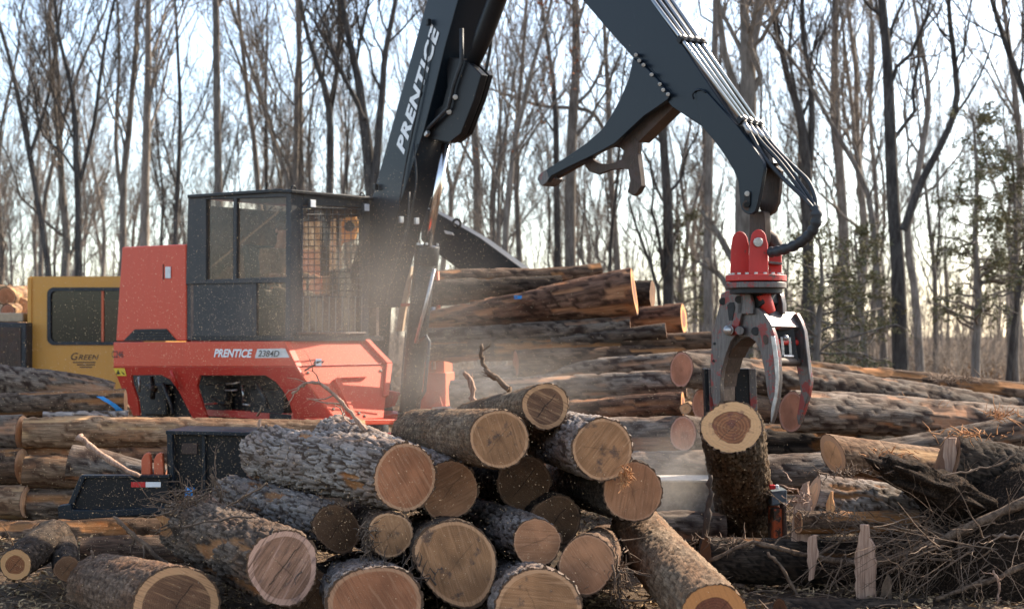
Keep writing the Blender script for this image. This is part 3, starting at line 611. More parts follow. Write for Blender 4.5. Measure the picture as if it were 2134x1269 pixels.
# ------------------------------------------------------------------ logs
def bark_grid(L, R0, R1, seed, du, cell=(0.035, 0.09), depth=0.012, flake=0.0, lump=0.05, bend=0.0, shape=(), strip=0.0, flare=0.0, cut0=(0, 0), cut1=(0, 0), cw=0.20, fine_amt=0.9, skew=0.0, wo=3):
    R = np.random.RandomState(seed); off = R.rand(3) * 50
    Rm = (R0 + R1) / 2; nu = max(16, int(2 * math.pi * Rm / du)); nv = max(6, int(L / du / 1.15))
    th = np.linspace(0, 2 * math.pi, nu, endpoint=False); z = np.linspace(0, L, nv + 1)
    TH, Z = np.meshgrid(th, z); C, S = np.cos(TH), np.sin(TH)
    rad = R0 + (R1 - R0) * Z / L + flare * R1 * sstep(0.55, 1.0, Z / L)
    mod = np.ones_like(rad)
    for k, a, ph in shape: mod += a * np.cos(k * TH - ph)
    low = fbm(np.stack([C * 1.3, S * 1.3, Z * 1.1], -1) + off, 3) - 0.5
    mod += lump * 2 * low; rad = rad * mod
    # bark plates
    ca, cz = cell; na = max(5, int(round(2 * math.pi * Rm / ca))); A = TH / (2 * math.pi) * na; B = Z / cz + skew * np.sin(TH)
    wsc = 1.0 if wo > 1 else 0.6; zf = 9 * min(1.0, 0.12 / cz); wa = 2.4 if cz < 0.25 else 1.5
    wv = np.stack([C * 9 * Rm / 0.2, S * 9 * Rm / 0.2, Z * zf], -1) + off
    A = A + (fbm(wv * wsc, wo) - 0.5) * wa; B = B + (fbm(wv * wsc + 31, wo) - 0.5) * 1.7
    ia, ib = np.floor(A).astype(int), np.floor(B).astype(int)
    F1 = np.full(A.shape, 9.0); F2 = F1.copy(); ID = np.zeros(A.shape); LB = np.zeros(A.shape); T2 = R.rand(4096, 3)
    for da in (-1, 0, 1):
        for db in (-1, 0, 1):
            ca_, cb_ = ia + da, ib + db; hsh = (((ca_ % na) * 92837111) ^ (cb_ * 689287499)) & 4095; t = T2[hsh]
            d = np.hypot(ca_ + t[..., 0] - A, cb_ + t[..., 1] - B)
            m = d < F1; F2 = np.where(m, F1, np.minimum(F2, d)); ID = np.where(m, t[..., 2], ID); LB = np.where(m, B - cb_ - t[..., 1], LB); F1 = np.where(m, d, F1)
    pl = sstep(cw * (0.25 if wo > 1 else 0.45), cw, F2 - F1)
    fine = fbm(np.stack([C * Rm * 38, S * Rm * 38, Z * (20 if cz < 0.25 else 7)], -1) + off, 3) - 0.5
    bare = np.zeros_like(pl)
    if strip > 0:
        sn = fbm(np.stack([C * 1.6, S * 1.6, Z * 1.4], -1) + off + 9, 4)
        thr = np.quantile(sn, 1 - strip); bare = sstep(thr - 0.01, thr + 0.015, sn)
    h = depth * (pl - 0.6) + depth * fine_amt * fine + depth * 0.6 * (ID - 0.5) * pl + flake * np.clip(LB, -0.6, 0.6) * pl
    h = h * (1 - bare) + bare * (-depth * 1.2 + depth * 0.4 * fine)
    r = rad + h
    bx = bend * np.sin(Z / L * math.pi); by = bend * 0.5 * np.sin(Z / L * 2 * math.pi)
    X, Y = r * C + bx, r * S + by
    e0 = np.clip(1 - Z / 0.35, 0, 1); e1 = np.clip(1 - (L - Z) / 0.35, 0, 1)
    ZZ = Z + (cut0[0] * X + cut0[1] * Y) * e0 + (cut1[0] * X + cut1[1] * Y) * e1
    v = np.stack([X, Y, ZZ], -1).reshape(-1, 3)
    i = np.arange(nu * (nv + 1)).reshape(nv + 1, nu); j = np.roll(i, -1, 1)
    q = np.stack([i[:-1], j[:-1], j[1:], i[1:]], -1).reshape(-1, 4)
    bk = np.stack([np.clip(pl, 0, 1), ID, bare, np.ones_like(pl)], -1).reshape(-1, 4)
    return v, q, bk, nu, nv
def bark_mesh(v, q, bk, mat):
    me = fast_mesh('log', v, q, None, mat, True)
    a = me.color_attributes.new('bk', 'FLOAT_COLOR', 'POINT'); a.data.foreach_set('color', bk.astype(np.float32).ravel())
    return me
def cap_mesh(edge, sign, mat, seed, dish=0.0):
    """flat cut face inside the ring of bark points"""
    n = len(edge); c = edge.mean(0); fr = np.array((0.0, 0.12, 0.25, 0.4, 0.55, 0.7, 0.82, 0.91, 0.955)); R = np.random.RandomState(seed)
    k = max(3, n // 9); ker = np.hanning(2 * k + 3)[1:-1]; ker /= ker.sum(); pad = len(ker) // 2
    sm = np.stack([np.convolve(np.concatenate([edge[-pad:, d], edge[:, d], edge[:pad, d]]), ker, 'valid') for d in range(3)], -1)
    sm = c + (sm - c) * min(0.985, 0.955 * (np.linalg.norm(edge - c, axis=1).max() / np.linalg.norm(sm - c, axis=1).max()))
    v = [c]; rr = [0.0]
    for f in fr[1:]:
        p = c + (sm - c) * f / 0.955; v += list(p); rr += [f] * n
    p = edge.copy(); p[:, :2] = c[:2] + (edge[:, :2] - c[:2]) * 0.999; v += list(p); rr += [1.0] * n
    fr = np.append(fr, 1.0)
    v = np.array(v); rr = np.array(rr)
    v[:, 2] += sign * (0.004 * (fbm(v * 14 + seed, 3) - 0.5) * (rr < 0.98) - dish * (1 - rr))
    k = len(fr) - 1; T = [(0, 1 + j, 1 + (j + 1) % n) for j in range(n)]
    i = (1 + np.arange(k * n)).reshape(k, n); j = np.roll(i, -1, 1)
    Q = np.stack([i[:-1], i[1:], j[1:], j[:-1]], -1).reshape(-1, 4); T = np.array(T)
    if sign < 0: Q = Q[:, ::-1]; T = T[:, ::-1]
    else: pass
    me = fast_mesh('cut_face', v, Q[:, ::-1] if False else Q, T, mat, True)
    a = me.attributes.new('rr', 'FLOAT', 'POINT'); a.data.foreach_set('value', rr.astype(np.float32))
    return me
NLOG = [0]; LOGS = {}
def log(label, near, r0, far, r1=None, bark='b_brown', wood='w_plain', seed=None, du=0.04, ends='01', group=None, cell=(0.03, 0.16), depth=0.012, wood1=None, roll=None, cat='log', **kw):
    """near, far: (px, py, distance) of the two ends; r0, r1 radii in photo pixels at the near end's distance"""
    NLOG[0] += 1; seed = NLOG[0] if seed is None else seed
    a, b = P(*near), P(*far); s = near[2] / F; R0 = r0 * s; R1 = (r1 if r1 else r0) * s
    ax = b - a; L = np.linalg.norm(ax)
    v, q, bk, nu, nv = bark_grid(L, R0, R1, seed, du, cell, depth, **kw)
    o = bpy.data.objects.new('log', bark_mesh(v, q, bk, M[bark])); COL.objects.link(o)
    z = Vector(ax).normalized(); up = Vector((0, 0, 1)); y = (up - z * up.dot(z)).normalized(); x = y.cross(z)
    rot = Matrix((x, y, z)).transposed()
    if roll: rot = rot @ Matrix.Rotation(roll, 3, 'Z')
    o.matrix_world = Matrix.Translation(Vector(a)) @ rot.to_4x4()
    tag(o, label, cat, group); LOGS[label] = (o, a, b, R0, R1)
    for e in ends:
        edge = v[:nu] if e == '0' else v[-nu:]
        c = bpy.data.objects.new('cut_face', cap_mesh(edge, -1 if e == '0' else 1, M[wood if e == '0' else (wood1 or wood)], seed)); COL.objects.link(c); c.parent = o
    return o
g = 'logs of the sawn pile at the front'
D = 0.017
# the front pile, cut ends towards the camera
log('silver plated log on top of the front pile, big round red brown end', (845, 995, 10.0), 72, (556, 945, 12.6), 74, 'b_silver', 'w_red', 3, .011, group=g, cell=(.066, .22), depth=.014, flake=.026, bend=.03, strip=.05, cw=.26, wo=1, fine_amt=.3, skew=1.2)
log('log tucked half behind the silver plated top log', (936, 1022, 10.35), 64, (700, 916, 13.2), 64, 'b_silver', 'w_plain', 4, .014, group=g, cell=(.055, .20), depth=.014, flake=.014, cw=.26, wo=1, fine_amt=.45)
log('log left of the topmost one, tan end with a grey stain at its left', (1040, 915, 9.9), 63, (868, 905, 12.6), 66, 'b_dust', 'w_tan', 5, D, group=g, cell=(.03, .06), depth=.012, shape=((2, .03, .4),))
log('topmost log of the front pile, dark heart in a pale ring', (1137, 846, 10.5), 49, (985, 880, 13.2), 56, 'b_dust', 'w_dark', 6, D, group=g, cell=(.03, .06), depth=.011, shape=((3, .04, 1.2), (2, .03, 0)))
log('log at the right shoulder of the front pile with a pale ring and dark knot', (1256, 936, 9.9), 66, (1135, 905, 12.4), 68, 'b_silver', 'w_tan', 7, .014, group=g, cell=(.055, .20), depth=.014, flake=.012, cw=.26, wo=1, fine_amt=.45, roll=1.0)
log('log under the right shoulder log, plain brown end with shreds on it', (1318, 1023, 10.15), 63, (1190, 1000, 12.9), 66, 'b_black', 'w_plain', 8, D, group=g, roll=2.2)
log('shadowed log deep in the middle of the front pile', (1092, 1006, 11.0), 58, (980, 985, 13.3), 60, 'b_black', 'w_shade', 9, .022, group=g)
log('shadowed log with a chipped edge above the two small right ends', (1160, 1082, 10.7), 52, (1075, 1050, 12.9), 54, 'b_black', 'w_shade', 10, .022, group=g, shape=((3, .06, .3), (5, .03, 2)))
log('small grey brown round end between the split log and the shadowed ends', (1118, 1130, 9.75), 51, (985, 1075, 12.2), 56, 'b_silver', 'w_plain', 11, .014, group=g, cell=(.055, .20), depth=.014, flake=.014, cw=.26, wo=1, fine_amt=.45, roll=.5)
log('dull pinkish end at the lower right of the front pile, bark on its right side', (1222, 1176, 9.6), 60, (1262, 1150, 11.9), 66, 'b_brown', 'w_plain', 12, D, group=g, shape=((2, .05, 1.0), (4, .025, .5)), roll=1.4)
log('smallest round end below the silver plated log', (814, 1114, 9.85), 47, (752, 1092, 12.2), 55, 'b_brown', 'w_tan', 13, D, group=g, cell=(.03, .08), depth=.014, shape=((3, .05, 2.5),))
log('silver barked log with a dark end, above the big rough sawn one', (703, 1100, 10.3), 53, (488, 1035, 12.5), 54, 'b_silver', 'w_shade', 14, .013, group=g, cell=(.060, .20), depth=.014, flake=.022, cw=.26, wo=1, fine_amt=.45, skew=1.0, strip=.14, shape=((2, .10, 1.5), (3, .05, .5)))
log('big rough sawn end streaked with dark cracks at the left of the front pile', (590, 1183, 9.35), 79, (395, 1098, 11.6), 82, 'b_stripe', 'w_sawn', 15, .013, group=g, cell=(.062, .20), depth=.015, flake=.022, cw=.26, wo=1, fine_amt=.5, skew=.8, strip=.16, shape=((3, .035, .8), (2, .03, 2)))
log('widest dull tan face at the bottom middle, irregular and split down its right side', (952, 1172, 9.5), 87, (905, 1130, 11.9), 84, 'b_black', 'w_tan', 16, D, group=g, shape=((2, .10, 1.9), (3, .05, .9), (5, .02, 2)))
log('broad brown end cut off by the lower edge, pale facet on its left', (783, 1263, 9.1), 93, (742, 1215, 11.4), 92, 'b_silver', 'w_red', 17, .014, group=g, cell=(.055, .20), depth=.014, cw=.26, wo=1, fine_amt=.45, shape=((2, .08, 0.1), (3, .05, 1)))
log('log at the lower edge with flaky bark on top, right of the widest tan face', (1122, 1278, 9.1), 96, (1052, 1222, 11.4), 88, 'b_silver', 'w_tan', 18, .014, group=g, cell=(.055, .20), depth=.014, flake=.014, cw=.26, wo=1, fine_amt=.45, roll=2)
log('long sunlit log running down to the lower edge, orange end with a dark heart', (1488, 1288, 8.8), 74, (1325, 1105, 11.4), 72, 'b_dust', 'w_orange', 19, D, group=g, cell=(.04, .07), depth=.014, flake=.006)
log('brown log half in shade at the lower left edge, hollow looking end', (368, 1262, 9.25), 88, (215, 1222, 10.9), 84, 'b_brown', 'w_dark', 20, D, group=g, shape=((2, .06, 0),), cell=(.03, .09), depth=.016)
# hidden bearers that carry the pile
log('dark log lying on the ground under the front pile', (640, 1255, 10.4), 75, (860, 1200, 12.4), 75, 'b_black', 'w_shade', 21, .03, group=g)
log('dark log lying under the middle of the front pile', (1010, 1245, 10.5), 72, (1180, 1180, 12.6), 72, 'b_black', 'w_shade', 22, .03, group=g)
# small log at the left edge
log('short black barked log at the left edge with a pale tan end', (32, 1176, 10.6), 33, (112, 1120, 11.9), 44, 'b_black', 'w_held', 23, .02, group=None, cut0=(.1, 0))
log('stubby dark log beside the short black barked one at the left', (140, 1185, 10.9), 27, (128, 1128, 12.0), 30, 'b_black', 'w_shade', 24, .02)
# the upright log in the grapple
log('dark barked log standing on end below the grapple, yellow face with a red heart', (1525, 890, 12.4), 62, (1564, 1112, 14.2), 64, 'b_held', 'w_held', 25, D, cell=(.03, .08), depth=.026, shape=((3, .02, .5), (2, .02, 0)), flare=.10)

g = 'logs of the wall of stacked logs at the left'
LW = [
 ('long peeled brown log along the top of the left stack, below the red skirt', (50, 902, 15.0), 34, (760, 902, 15.7), 30, 'b_tan', 'w_pale', .3),
 ('grey log end on at the top left edge, left of the long peeled log', (-160, 900, 15.2), 38, (47, 902, 15.1), 37, 'b_grey', 'w_pale', .1),
 ('log with a pale sliver of cut end in the second row of the left stack', (50, 985, 14.7), 36, (390, 1000, 15.0), 33, 'b_tan', 'w_pale', .15),
 ('shadowed log between the long peeled log and the one with the pale sliver', (55, 945, 15.2), 28, (640, 950, 15.4), 28, 'b_red', 'w_pale', .3),
 ('brown log at the left edge in the second row of the left stack', (-180, 972, 15.0), 38, (46, 970, 14.9), 37, 'b_brown', 'w_pale', .12),
 ('tan brown log at the left edge in the third row of the left stack', (-200, 1045, 14.8), 37, (58, 1048, 14.6), 35, 'b_tan', 'w_pale', .2),
 ('third row log with streaked bark above the black trough tip', (62, 1052, 14.7), 36, (420, 1055, 14.9), 34, 'b_stripe', 'w_pale', .2),
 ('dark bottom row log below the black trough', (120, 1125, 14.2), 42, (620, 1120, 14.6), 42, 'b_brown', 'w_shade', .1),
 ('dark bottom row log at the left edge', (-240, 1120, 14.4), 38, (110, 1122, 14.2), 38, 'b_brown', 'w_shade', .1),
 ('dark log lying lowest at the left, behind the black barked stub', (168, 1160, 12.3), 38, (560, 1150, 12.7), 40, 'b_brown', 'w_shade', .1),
 ('grey slanting log with a ragged pink end behind the black trough', (146, 962, 14.1), 38, (345, 1000, 14.2), 30, 'b_grey', 'w_pink', .1),
]
for i, (lab, n_, r_, f_, r1_, bk_, w_, st_) in enumerate(LW):
    log(lab, n_, r_, f_, r1_, bk_, w_, 60 + i, .032, group=g, strip=st_, cell=(.032, .4), depth=.013, bend=.02)
log('thick grey log sloping down across the yellow cabin from the left edge', (-70, 778, 16.6), 38, (236, 822, 16.9), 26, 'b_grey', 'w_pale', 80, .032, group=g, strip=.22, bend=-.05)
log('pale barked log crossed by a slanting blue paint stripe', (-80, 850, 15.9), 27, (262, 836, 16.1), 27, 'b_stripe', 'w_pale', 81, .032, group=g, strip=.25)
log('slim whitish log showing just over the long peeled log', (90, 872, 15.8), 14, (268, 868, 16.0), 13, 'b_silver', 'w_pale', 82, .032, group=g)

g = 'logs of the pile behind the loader'
BW = [
 ('top left log of the rear pile with a swollen knotty right end', (860, 592, 20.0), 20, (1252, 566, 20.4), 19, 'b_brown', 'w_pale', .15, .06),
 ('dark log with an orange knot scar just under the top left log', (880, 612, 19.8), 27, (1170, 596, 20.1), 22, 'b_black', 'w_pale', .06, .0),
 ('thick reddish log tapering to the left, topmost right of the rear pile', (1322, 607, 19.0), 50, (880, 672, 19.5), 20, 'b_red', 'w_orange', .22, .0),
 ('dark stub behind the wide end of the thick reddish log', (1360, 613, 19.9), 28, (1180, 615, 20.3), 30, 'b_black', 'w_shade', .1, 0),
 ('short orange brown butt right of the thick reddish log', (1425, 664, 19.5), 31, (1200, 682, 20.0), 30, 'b_red', 'w_orange', .5, 0),
 ('blue grey log lying under the thick reddish log', (1314, 683, 18.9), 23, (860, 708, 19.2), 21, 'b_grey', 'w_shade', .08, 0),
 ('slim dark log ending under the short orange brown butt', (1388, 689, 18.7), 16, (1150, 716, 18.9), 14, 'b_grey', 'w_shade', .0, 0),
 ('long brown log with a pale chipped patch near the grapple tine', (1482, 712, 18.8), 21, (880, 735, 19.0), 22, 'b_brown', 'w_pale', .25, 0),
 ('log with a thin oval pink end in the dust right of the boom foot', (1075, 757, 18.3), 28, (1480, 738, 18.9), 24, 'b_brown', 'w_pink', .1, 0),
 ('dark grey log crossing the middle of the rear pile', (1495, 748, 18.3), 22, (960, 795, 18.5), 24, 'b_grey', 'w_shade', .15, 0),
 ('grey log below the middle of the rear pile, left of the grapple', (1430, 800, 17.6), 30, (940, 822, 18.0), 28, 'b_grey', 'w_shade', .12, 0),
 ('split orange log pointing at the grapple tine', (1424, 842, 17.0), 26, (1120, 860, 17.5), 24, 'b_red', 'w_orange', .4, 0),
 ('small blocky pale offcut beside the split orange log', (1428, 852, 16.6), 16, (1452, 850, 16.9), 16, 'b_tan', 'w_pale', .6, 0),
 ('dusty grey log low in the rear pile behind the top logs', (1418, 905, 16.3), 38, (1120, 912, 16.7), 38, 'b_grey', 'w_shade', .2, 0),
 ('log with a steep oval pink end left of the upright log', (1424, 904, 15.8), 38, (1960, 944, 19.2), 34, 'b_grey', 'w_pink', .1, 0),
 ('broad dusty log lying along the ground behind the front pile', (1130, 985, 15.4), 46, (1700, 985, 15.9), 46, 'b_grey', 'w_shade', .15, 0),
 ('pale dusty log on the ground left of the upright log', (1290, 1098, 13.5), 36, (1508, 1100, 13.55), 36, 'b_grey', 'w_shade', .2, 0),
]
for i, (lab, n_, r_, f_, r1_, bk_, w_, st_, be_) in enumerate(BW):
    log(lab, n_, r_, f_, r1_, bk_, w_, 120 + i, .036, group=g, strip=st_, cell=(.034, .5), depth=.017, bend=be_)
g = 'long logs stretching to the right edge'
RW = [
 ('long log with an oval pink end facing left, behind the left grapple tine', (1420, 770, 16.2), 38, (2280, 872, 20.4), 33, 'b_grey', 'w_pink', .12),
 ('upper long log with pale skinned patches at the right', (1560, 768, 18.6), 24, (2300, 832, 19.8), 24, 'b_brown', 'w_pale', .34),
 ('thick grey long log with an oval reddish end between the right tines', (1649, 857, 14.6), 43, (2300, 893, 16.8), 44, 'b_grey', 'w_pink', .10),
 ('long log whose pink end is a sliver beside the left tine', (1462, 842, 16.3), 32, (1720, 868, 17.3), 32, 'b_brown', 'w_pink', .1),
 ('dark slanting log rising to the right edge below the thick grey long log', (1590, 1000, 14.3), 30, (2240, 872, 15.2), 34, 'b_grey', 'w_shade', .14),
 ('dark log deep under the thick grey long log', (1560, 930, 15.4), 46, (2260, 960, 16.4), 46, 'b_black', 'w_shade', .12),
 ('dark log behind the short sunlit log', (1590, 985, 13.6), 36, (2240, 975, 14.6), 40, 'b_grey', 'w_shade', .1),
]
for i, (lab, n_, r_, f_, r1_, bk_, w_, st_) in enumerate(RW):
    log(lab, n_, r_, f_, r1_, bk_, w_, 180 + i, .032, group=g, strip=st_, cell=(.034, .5), depth=.017, bend=.03)
g = 'short logs in the heap at the right'
log('short sunlit pale log with a notched end lying across the right heap', (1735, 946, 12.3), 40, (1948, 972, 12.8), 40, 'b_tan', 'w_pale', 201, .02, group=g, strip=.12, cell=(.02, .04), depth=.006, cut0=(.0, -.5))
log('big dark log with a split pale edge at the right edge', (1972, 967, 11.9), 66, (2330, 1040, 12.05), 70, 'b_black', 'w_shade', 202, .02, group=g, strip=.05, cell=(.03, .08), depth=.016, cut0=(.05, .1))
log('frayed log with a torn left end below the short sunlit log', (1692, 1036, 11.5), 48, (1900, 1058, 11.9), 46, 'b_silver', 'w_pale', 203, .02, group=g, strip=.25, cell=(.03, .10), depth=.016, cut0=(.4, .2))
log('thin ragged branch log below the frayed one', (1662, 1090, 11.2), 24, (1905, 1085, 11.5), 26, 'b_brown', 'w_dark', 204, .018, group=g, strip=.4, shape=((3, .12, 0),))
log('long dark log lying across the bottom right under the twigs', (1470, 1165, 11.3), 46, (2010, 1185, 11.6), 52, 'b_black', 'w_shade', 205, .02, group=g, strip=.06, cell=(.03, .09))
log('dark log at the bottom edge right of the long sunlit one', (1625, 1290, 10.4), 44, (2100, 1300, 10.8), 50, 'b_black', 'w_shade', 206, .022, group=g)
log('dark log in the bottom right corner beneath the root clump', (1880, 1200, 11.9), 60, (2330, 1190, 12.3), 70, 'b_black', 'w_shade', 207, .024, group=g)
g = 'log ends of the distant pile at the left edge'
for i, (lab, n_, r_, f_, w_) in enumerate([
  ('reddish round log end showing at the left edge above the black radiator', (14, 618, 25.0), 20, (60, 612, 28), 'w_red'),
  ('pale log lying on top of the distant pile at the left edge', (20, 606, 26.5), 14, (-120, 610, 28), 'w_pale'),
  ('pinkish log end under the reddish one at the left edge', (16, 648, 24.6), 16, (66, 640, 28), 'w_pink'),
  ('log low in the distant pile, hidden behind the black radiator', (20, 690, 25.0), 24, (80, 682, 28), 'w_pink'),
  ('log at the foot of the distant pile behind the black radiator', (-30, 690, 25.2), 24, (30, 682, 28.2), 'w_pale'),
  ('thick log under the distant pile behind the black radiator', (0, 745, 24.8), 32, (70, 735, 28), 'w_pink'),
  ('lowest log of the distant pile behind the black radiator', (10, 815, 24.8), 38, (80, 800, 28), 'w_pale'),
  ('pale sunlit butt left of the yellow cabin roof', (44, 640, 25.6), 20, (90, 632, 28), 'w_pale')]):
    log(lab, n_, r_, f_, None, 'b_tan', w_, 230 + i, .05, group=g, strip=.4)

# paint marks sprayed on logs
def paint(label, pts, width, mat='blue', name='paint_stripe', lift=.008):
    o, a, b, r0, r1 = LOGS[label]; ax = unit(b - a); L = np.linalg.norm(b - a)
    def hit(px, py):
        r = ray(px, py); w = CAM - a; rp = r - ax * r.dot(ax); wp = w - ax * w.dot(ax); R = (r0 + r1) / 2 + lift
        A, B, C = rp.dot(rp), 2 * rp.dot(wp), wp.dot(wp) - R * R; D = max(0, B * B - 4 * A * C); return CAM + r * (-B - math.sqrt(D)) / (2 * A)
    n = 14; c = np.array([np.interp(np.linspace(0, len(pts) - 1, n), np.arange(len(pts)), [q[k] for q in pts]) for k in (0, 1)]).T
    R = np.random.RandomState(3); top = [hit(x - width / 2 * R.uniform(.8, 1.2), y) for x, y in c]; bot = [hit(x + width / 2 * R.uniform(.8, 1.2), y) for x, y in c]
    V = np.array(top + bot); Q = [(i, i + 1, n + i + 1, n + i) for i in range(n - 1)]
    mw = o.matrix_world.inverted(); me = bpy.data.meshes.new(name); me.from_pydata([tuple(mw @ Vector(v)) for v in V], [], Q); me.materials.append(M[mat])
    c_ = bpy.data.objects.new(name, me); COL.objects.link(c_); c_.parent = o
paint('pale barked log crossed by a slanting blue paint stripe', [(208, 826), (222, 834), (240, 846), (252, 858)], 15)
paint('thick reddish log tapering to the left, topmost right of the rear pile', [(1080, 616), (1079, 623)], 16)
paint('blue grey log lying under the thick reddish log', [(1148, 712), (1147, 716)], 16)
# ------------------------------------------------------------------ lettering
def lettering(body, o, right, up, height, width, mat, parent, shear=0.0, bold=0.0, depth=0.004, spacing=1.0):
    """flat letters: o lower left corner, height of the capitals and total width in metres"""
    cu = bpy.data.curves.new('lettering', 'FONT'); cu.body = body; cu.size = 1.0; cu.shear = shear; cu.offset = bold; cu.extrude = 0.0; cu.space_character = spacing; cu.resolution_u = 4
    tmp = bpy.data.objects.new('tmp', cu); COL.objects.link(tmp); bpy.context.view_layer.update()
    me = bpy.data.meshes.new_from_object(tmp.evaluated_get(bpy.context.evaluated_depsgraph_get()))
    bpy.data.objects.remove(tmp); bpy.data.curves.remove(cu)
    v = np.array([q.co[:] for q in me.vertices]); lo, hi = v.min(0), v.max(0)
    f = [list(p.vertices) for p in me.polygons]; bpy.data.meshes.remove(me)
    right, up = unit(right), unit(up); nr = np.cross(right, up)
    u = (v[:, 0] - lo[0]) / (hi[0] - lo[0]) * width; w = (v[:, 1] - lo[1]) / (hi[1] - lo[1]) * height
    pts = np.asarray(o) + u[:, None] * right + w[:, None] * up + nr * depth
    n = len(pts); mb = MB(); mb.add(np.concatenate([pts, pts - nr * depth * 0.8]), f)
    return mb.build('lettering', mat, parent)

# ------------------------------------------------------------------ the knuckleboom log loader
L0 = P(605, 710, 17.5)
SD = np.array((-0.74, 0.6726, 0.0)); FD = np.array((0.6726, 0.74, 0.0)); UP = np.array((0, 0, 1.0))
def side(px, py, v=0.0): return on_plane(px, py, L0, FD, v)          # on a plane parallel to the cab's side, v metres behind it
def front(px, py, u=0.0): return on_plane(px, py, L0, SD, u)         # on a plane parallel to the cab's front
def LP(u, v, w): return L0 + SD * u + FD * v + UP * w
loader = thing('log_loader', LP(0.9, 0.9, 0) * np.array((1, 1, 0)), 'red knuckleboom log loader with charcoal cab, black boom and raised grapple', 'log loader')
def uvw(p): q = np.asarray(p) - L0; return q.dot(SD), q.dot(FD), q[2]
W = 1.75
# engine cover
mb = MB(); mb.prism([side(x, y) for x, y in ((254, 515), (387, 509), (387, 711), (241, 711))], FD * 1.7)
ec = mb.build('engine_cover', M['red'], loader, 0.02)
mb = MB(); mb.prism([side(x, y, -0.012) for x, y in ((281, 686), (346, 685), (368, 710), (257, 710))], FD * 0.01); mb.build('vent', M['dark_in'], ec)
mb = MB()
for k in range(4): mb.tube([side(268 + 5 * k, 706 - 5.5 * k, -.02), side(361 - 5 * k, 706 - 5.5 * k, -.02)], 0.006, 6)
mb.build('vent_slat', M['black'], ec)
mb = MB(); mb.prism([side(x, y, -0.014) for x, y in ((344, 556), (355, 556), (355, 580), (344, 580))], FD * 0.012); mb.build('latch', M['silver'], ec, 0.004)
mb = MB(); mb.tube([side(340, 551, -.008), side(340, 583, -.008)], 0.006, 6); mb.build('handle', M['ink'], ec)
# main body skirt: upper vertical band, lower raked band with two arched openings
band = [side(x, y, -0.10) for x, y in ((236, 713), (592, 711), (618, 764), (236, 764))]
mb = MB(); mb.prism(band, FD * 0.10); body = mb.build('body_panel', M['red'], loader, 0.012)
lettering('PRENTICE', side(446, 744, -0.103), -SD, UP, np.linalg.norm(side(446, 744) - side(446, 727)), np.linalg.norm(side(526, 744) - side(446, 744)), M['white'], body, 0.3, 0.03)
mb = MB(); mb.prism([side(x, y, -0.104) for x, y in ((536, 727), (594, 726), (603, 745), (531, 746))], FD * 0.003); mb.build('badge', M['silver'], body)
lettering('2384D', side(538, 743, -0.105), -SD, UP, np.linalg.norm(side(540, 743) - side(540, 730)), np.linalg.norm(side(582, 743) - side(538, 743)), M['ink'], body, 0.25, 0.006)
lettering('C246', side(233.5, 745, -0.103), -SD, UP, np.linalg.norm(side(238, 745) - side(238, 731)), np.linalg.norm(side(257, 745) - side(233.5, 745)), M['ink'], body, 0.0, 0.0)
def skirt(px, py):
    t = (py - 764) / 105.0
    return side(px, py, -0.10 + 0.22 * max(0, t))
SK = [(235, 764), (618, 764), (640, 800), (668, 838), (702, 876), (612, 872), (604, 842), (591, 816), (575, 796), (553, 782), (416, 782), (410, 805), (420, 838), (431, 870), (401, 871), (388, 846), (373, 816), (355, 791), (335, 781), (273, 782), (275, 800), (287, 834), (291, 866), (277, 866), (252, 806)]
mb = MB(); mb.prism([skirt(x, y) for x, y in SK], FD * 0.035); skirt_o = mb.build('skirt_panel', M['red_dark'], loader, 0.006)
mb = MB(); mb.prism([skirt(x, y) - FD * .006 for x, y in ((237, 767), (260, 767), (264, 783), (245, 783))], FD * .003); dc = mb.build('warning_decal', M['decal_yellow'], skirt_o)
mb = MB(); mb.prism([skirt(x, y) - FD * .009 for x, y in ((243, 780), (247, 770), (252, 780))], FD * .002); mb.prism([skirt(x, y) - FD * .009 for x, y in ((253, 773), (262, 780), (258, 780))], FD * .002); mb.build('warning_mark', M['ink'], dc)
mb = MB(); mb.tube([skirt(363, 771) - FD * .05, skirt(368, 783) - FD * .06, skirt(380, 812) - FD * .05], [.02, .028, .02], 8); mb.build('grab_handle', M['red_dark'], skirt_o, 0, True)
# dark engine bay behind the openings
mb = MB(); mb.prism([side(x, y, 0.55) for x, y in ((250, 760), (640, 760), (660, 885), (290, 880))], FD * 0.05)
bay = mb.build('engine_bay', M['dark_in'], loader)
mb = MB(); mb.box(LP(0.9, 1.05, -.98), 2.8, 1.3, 0.1, (SD, FD, UP)); mb.box(LP(1.2, .70, -0.03), 2.2, 1.25, 0.06, (SD, FD, UP)); mb.build('deck', M['red_dark'], loader, 0.01)
Rn = np.random.RandomState(4)
for k, (a, b, r, mt) in enumerate([((289, 786), (290, 816), .018, 'steel'), ((316, 786), (318, 830), .035, 'dark_in'), ((318, 806), (322, 812), .05, 'rust'), ((472, 800), (500, 796), .012, 'steel'), ((470, 813), (494, 812), .012, 'steel'), ((504, 804), (507, 838), .016, 'pipe'), ((507, 842), (522, 843), .014, 'steel'), ((440, 830), (470, 842), .03, 'dark_in'), ((536, 800), (560, 850), .03, 'rubber'), ((340, 800), (362, 862), .025, 'rubber'), ((545, 845), (536, 866), .014, 'tan'), ((425, 842), (460, 838), .012, 'red_dark')]):
    mb = MB(); mb.tube([side(*a, .3), side((a[0] + b[0]) / 2 + 2, (a[1] + b[1]) / 2 + 1, .27), side(*b, .3)], r, 8); mb.build('hose', M[mt], bay, 0, True)
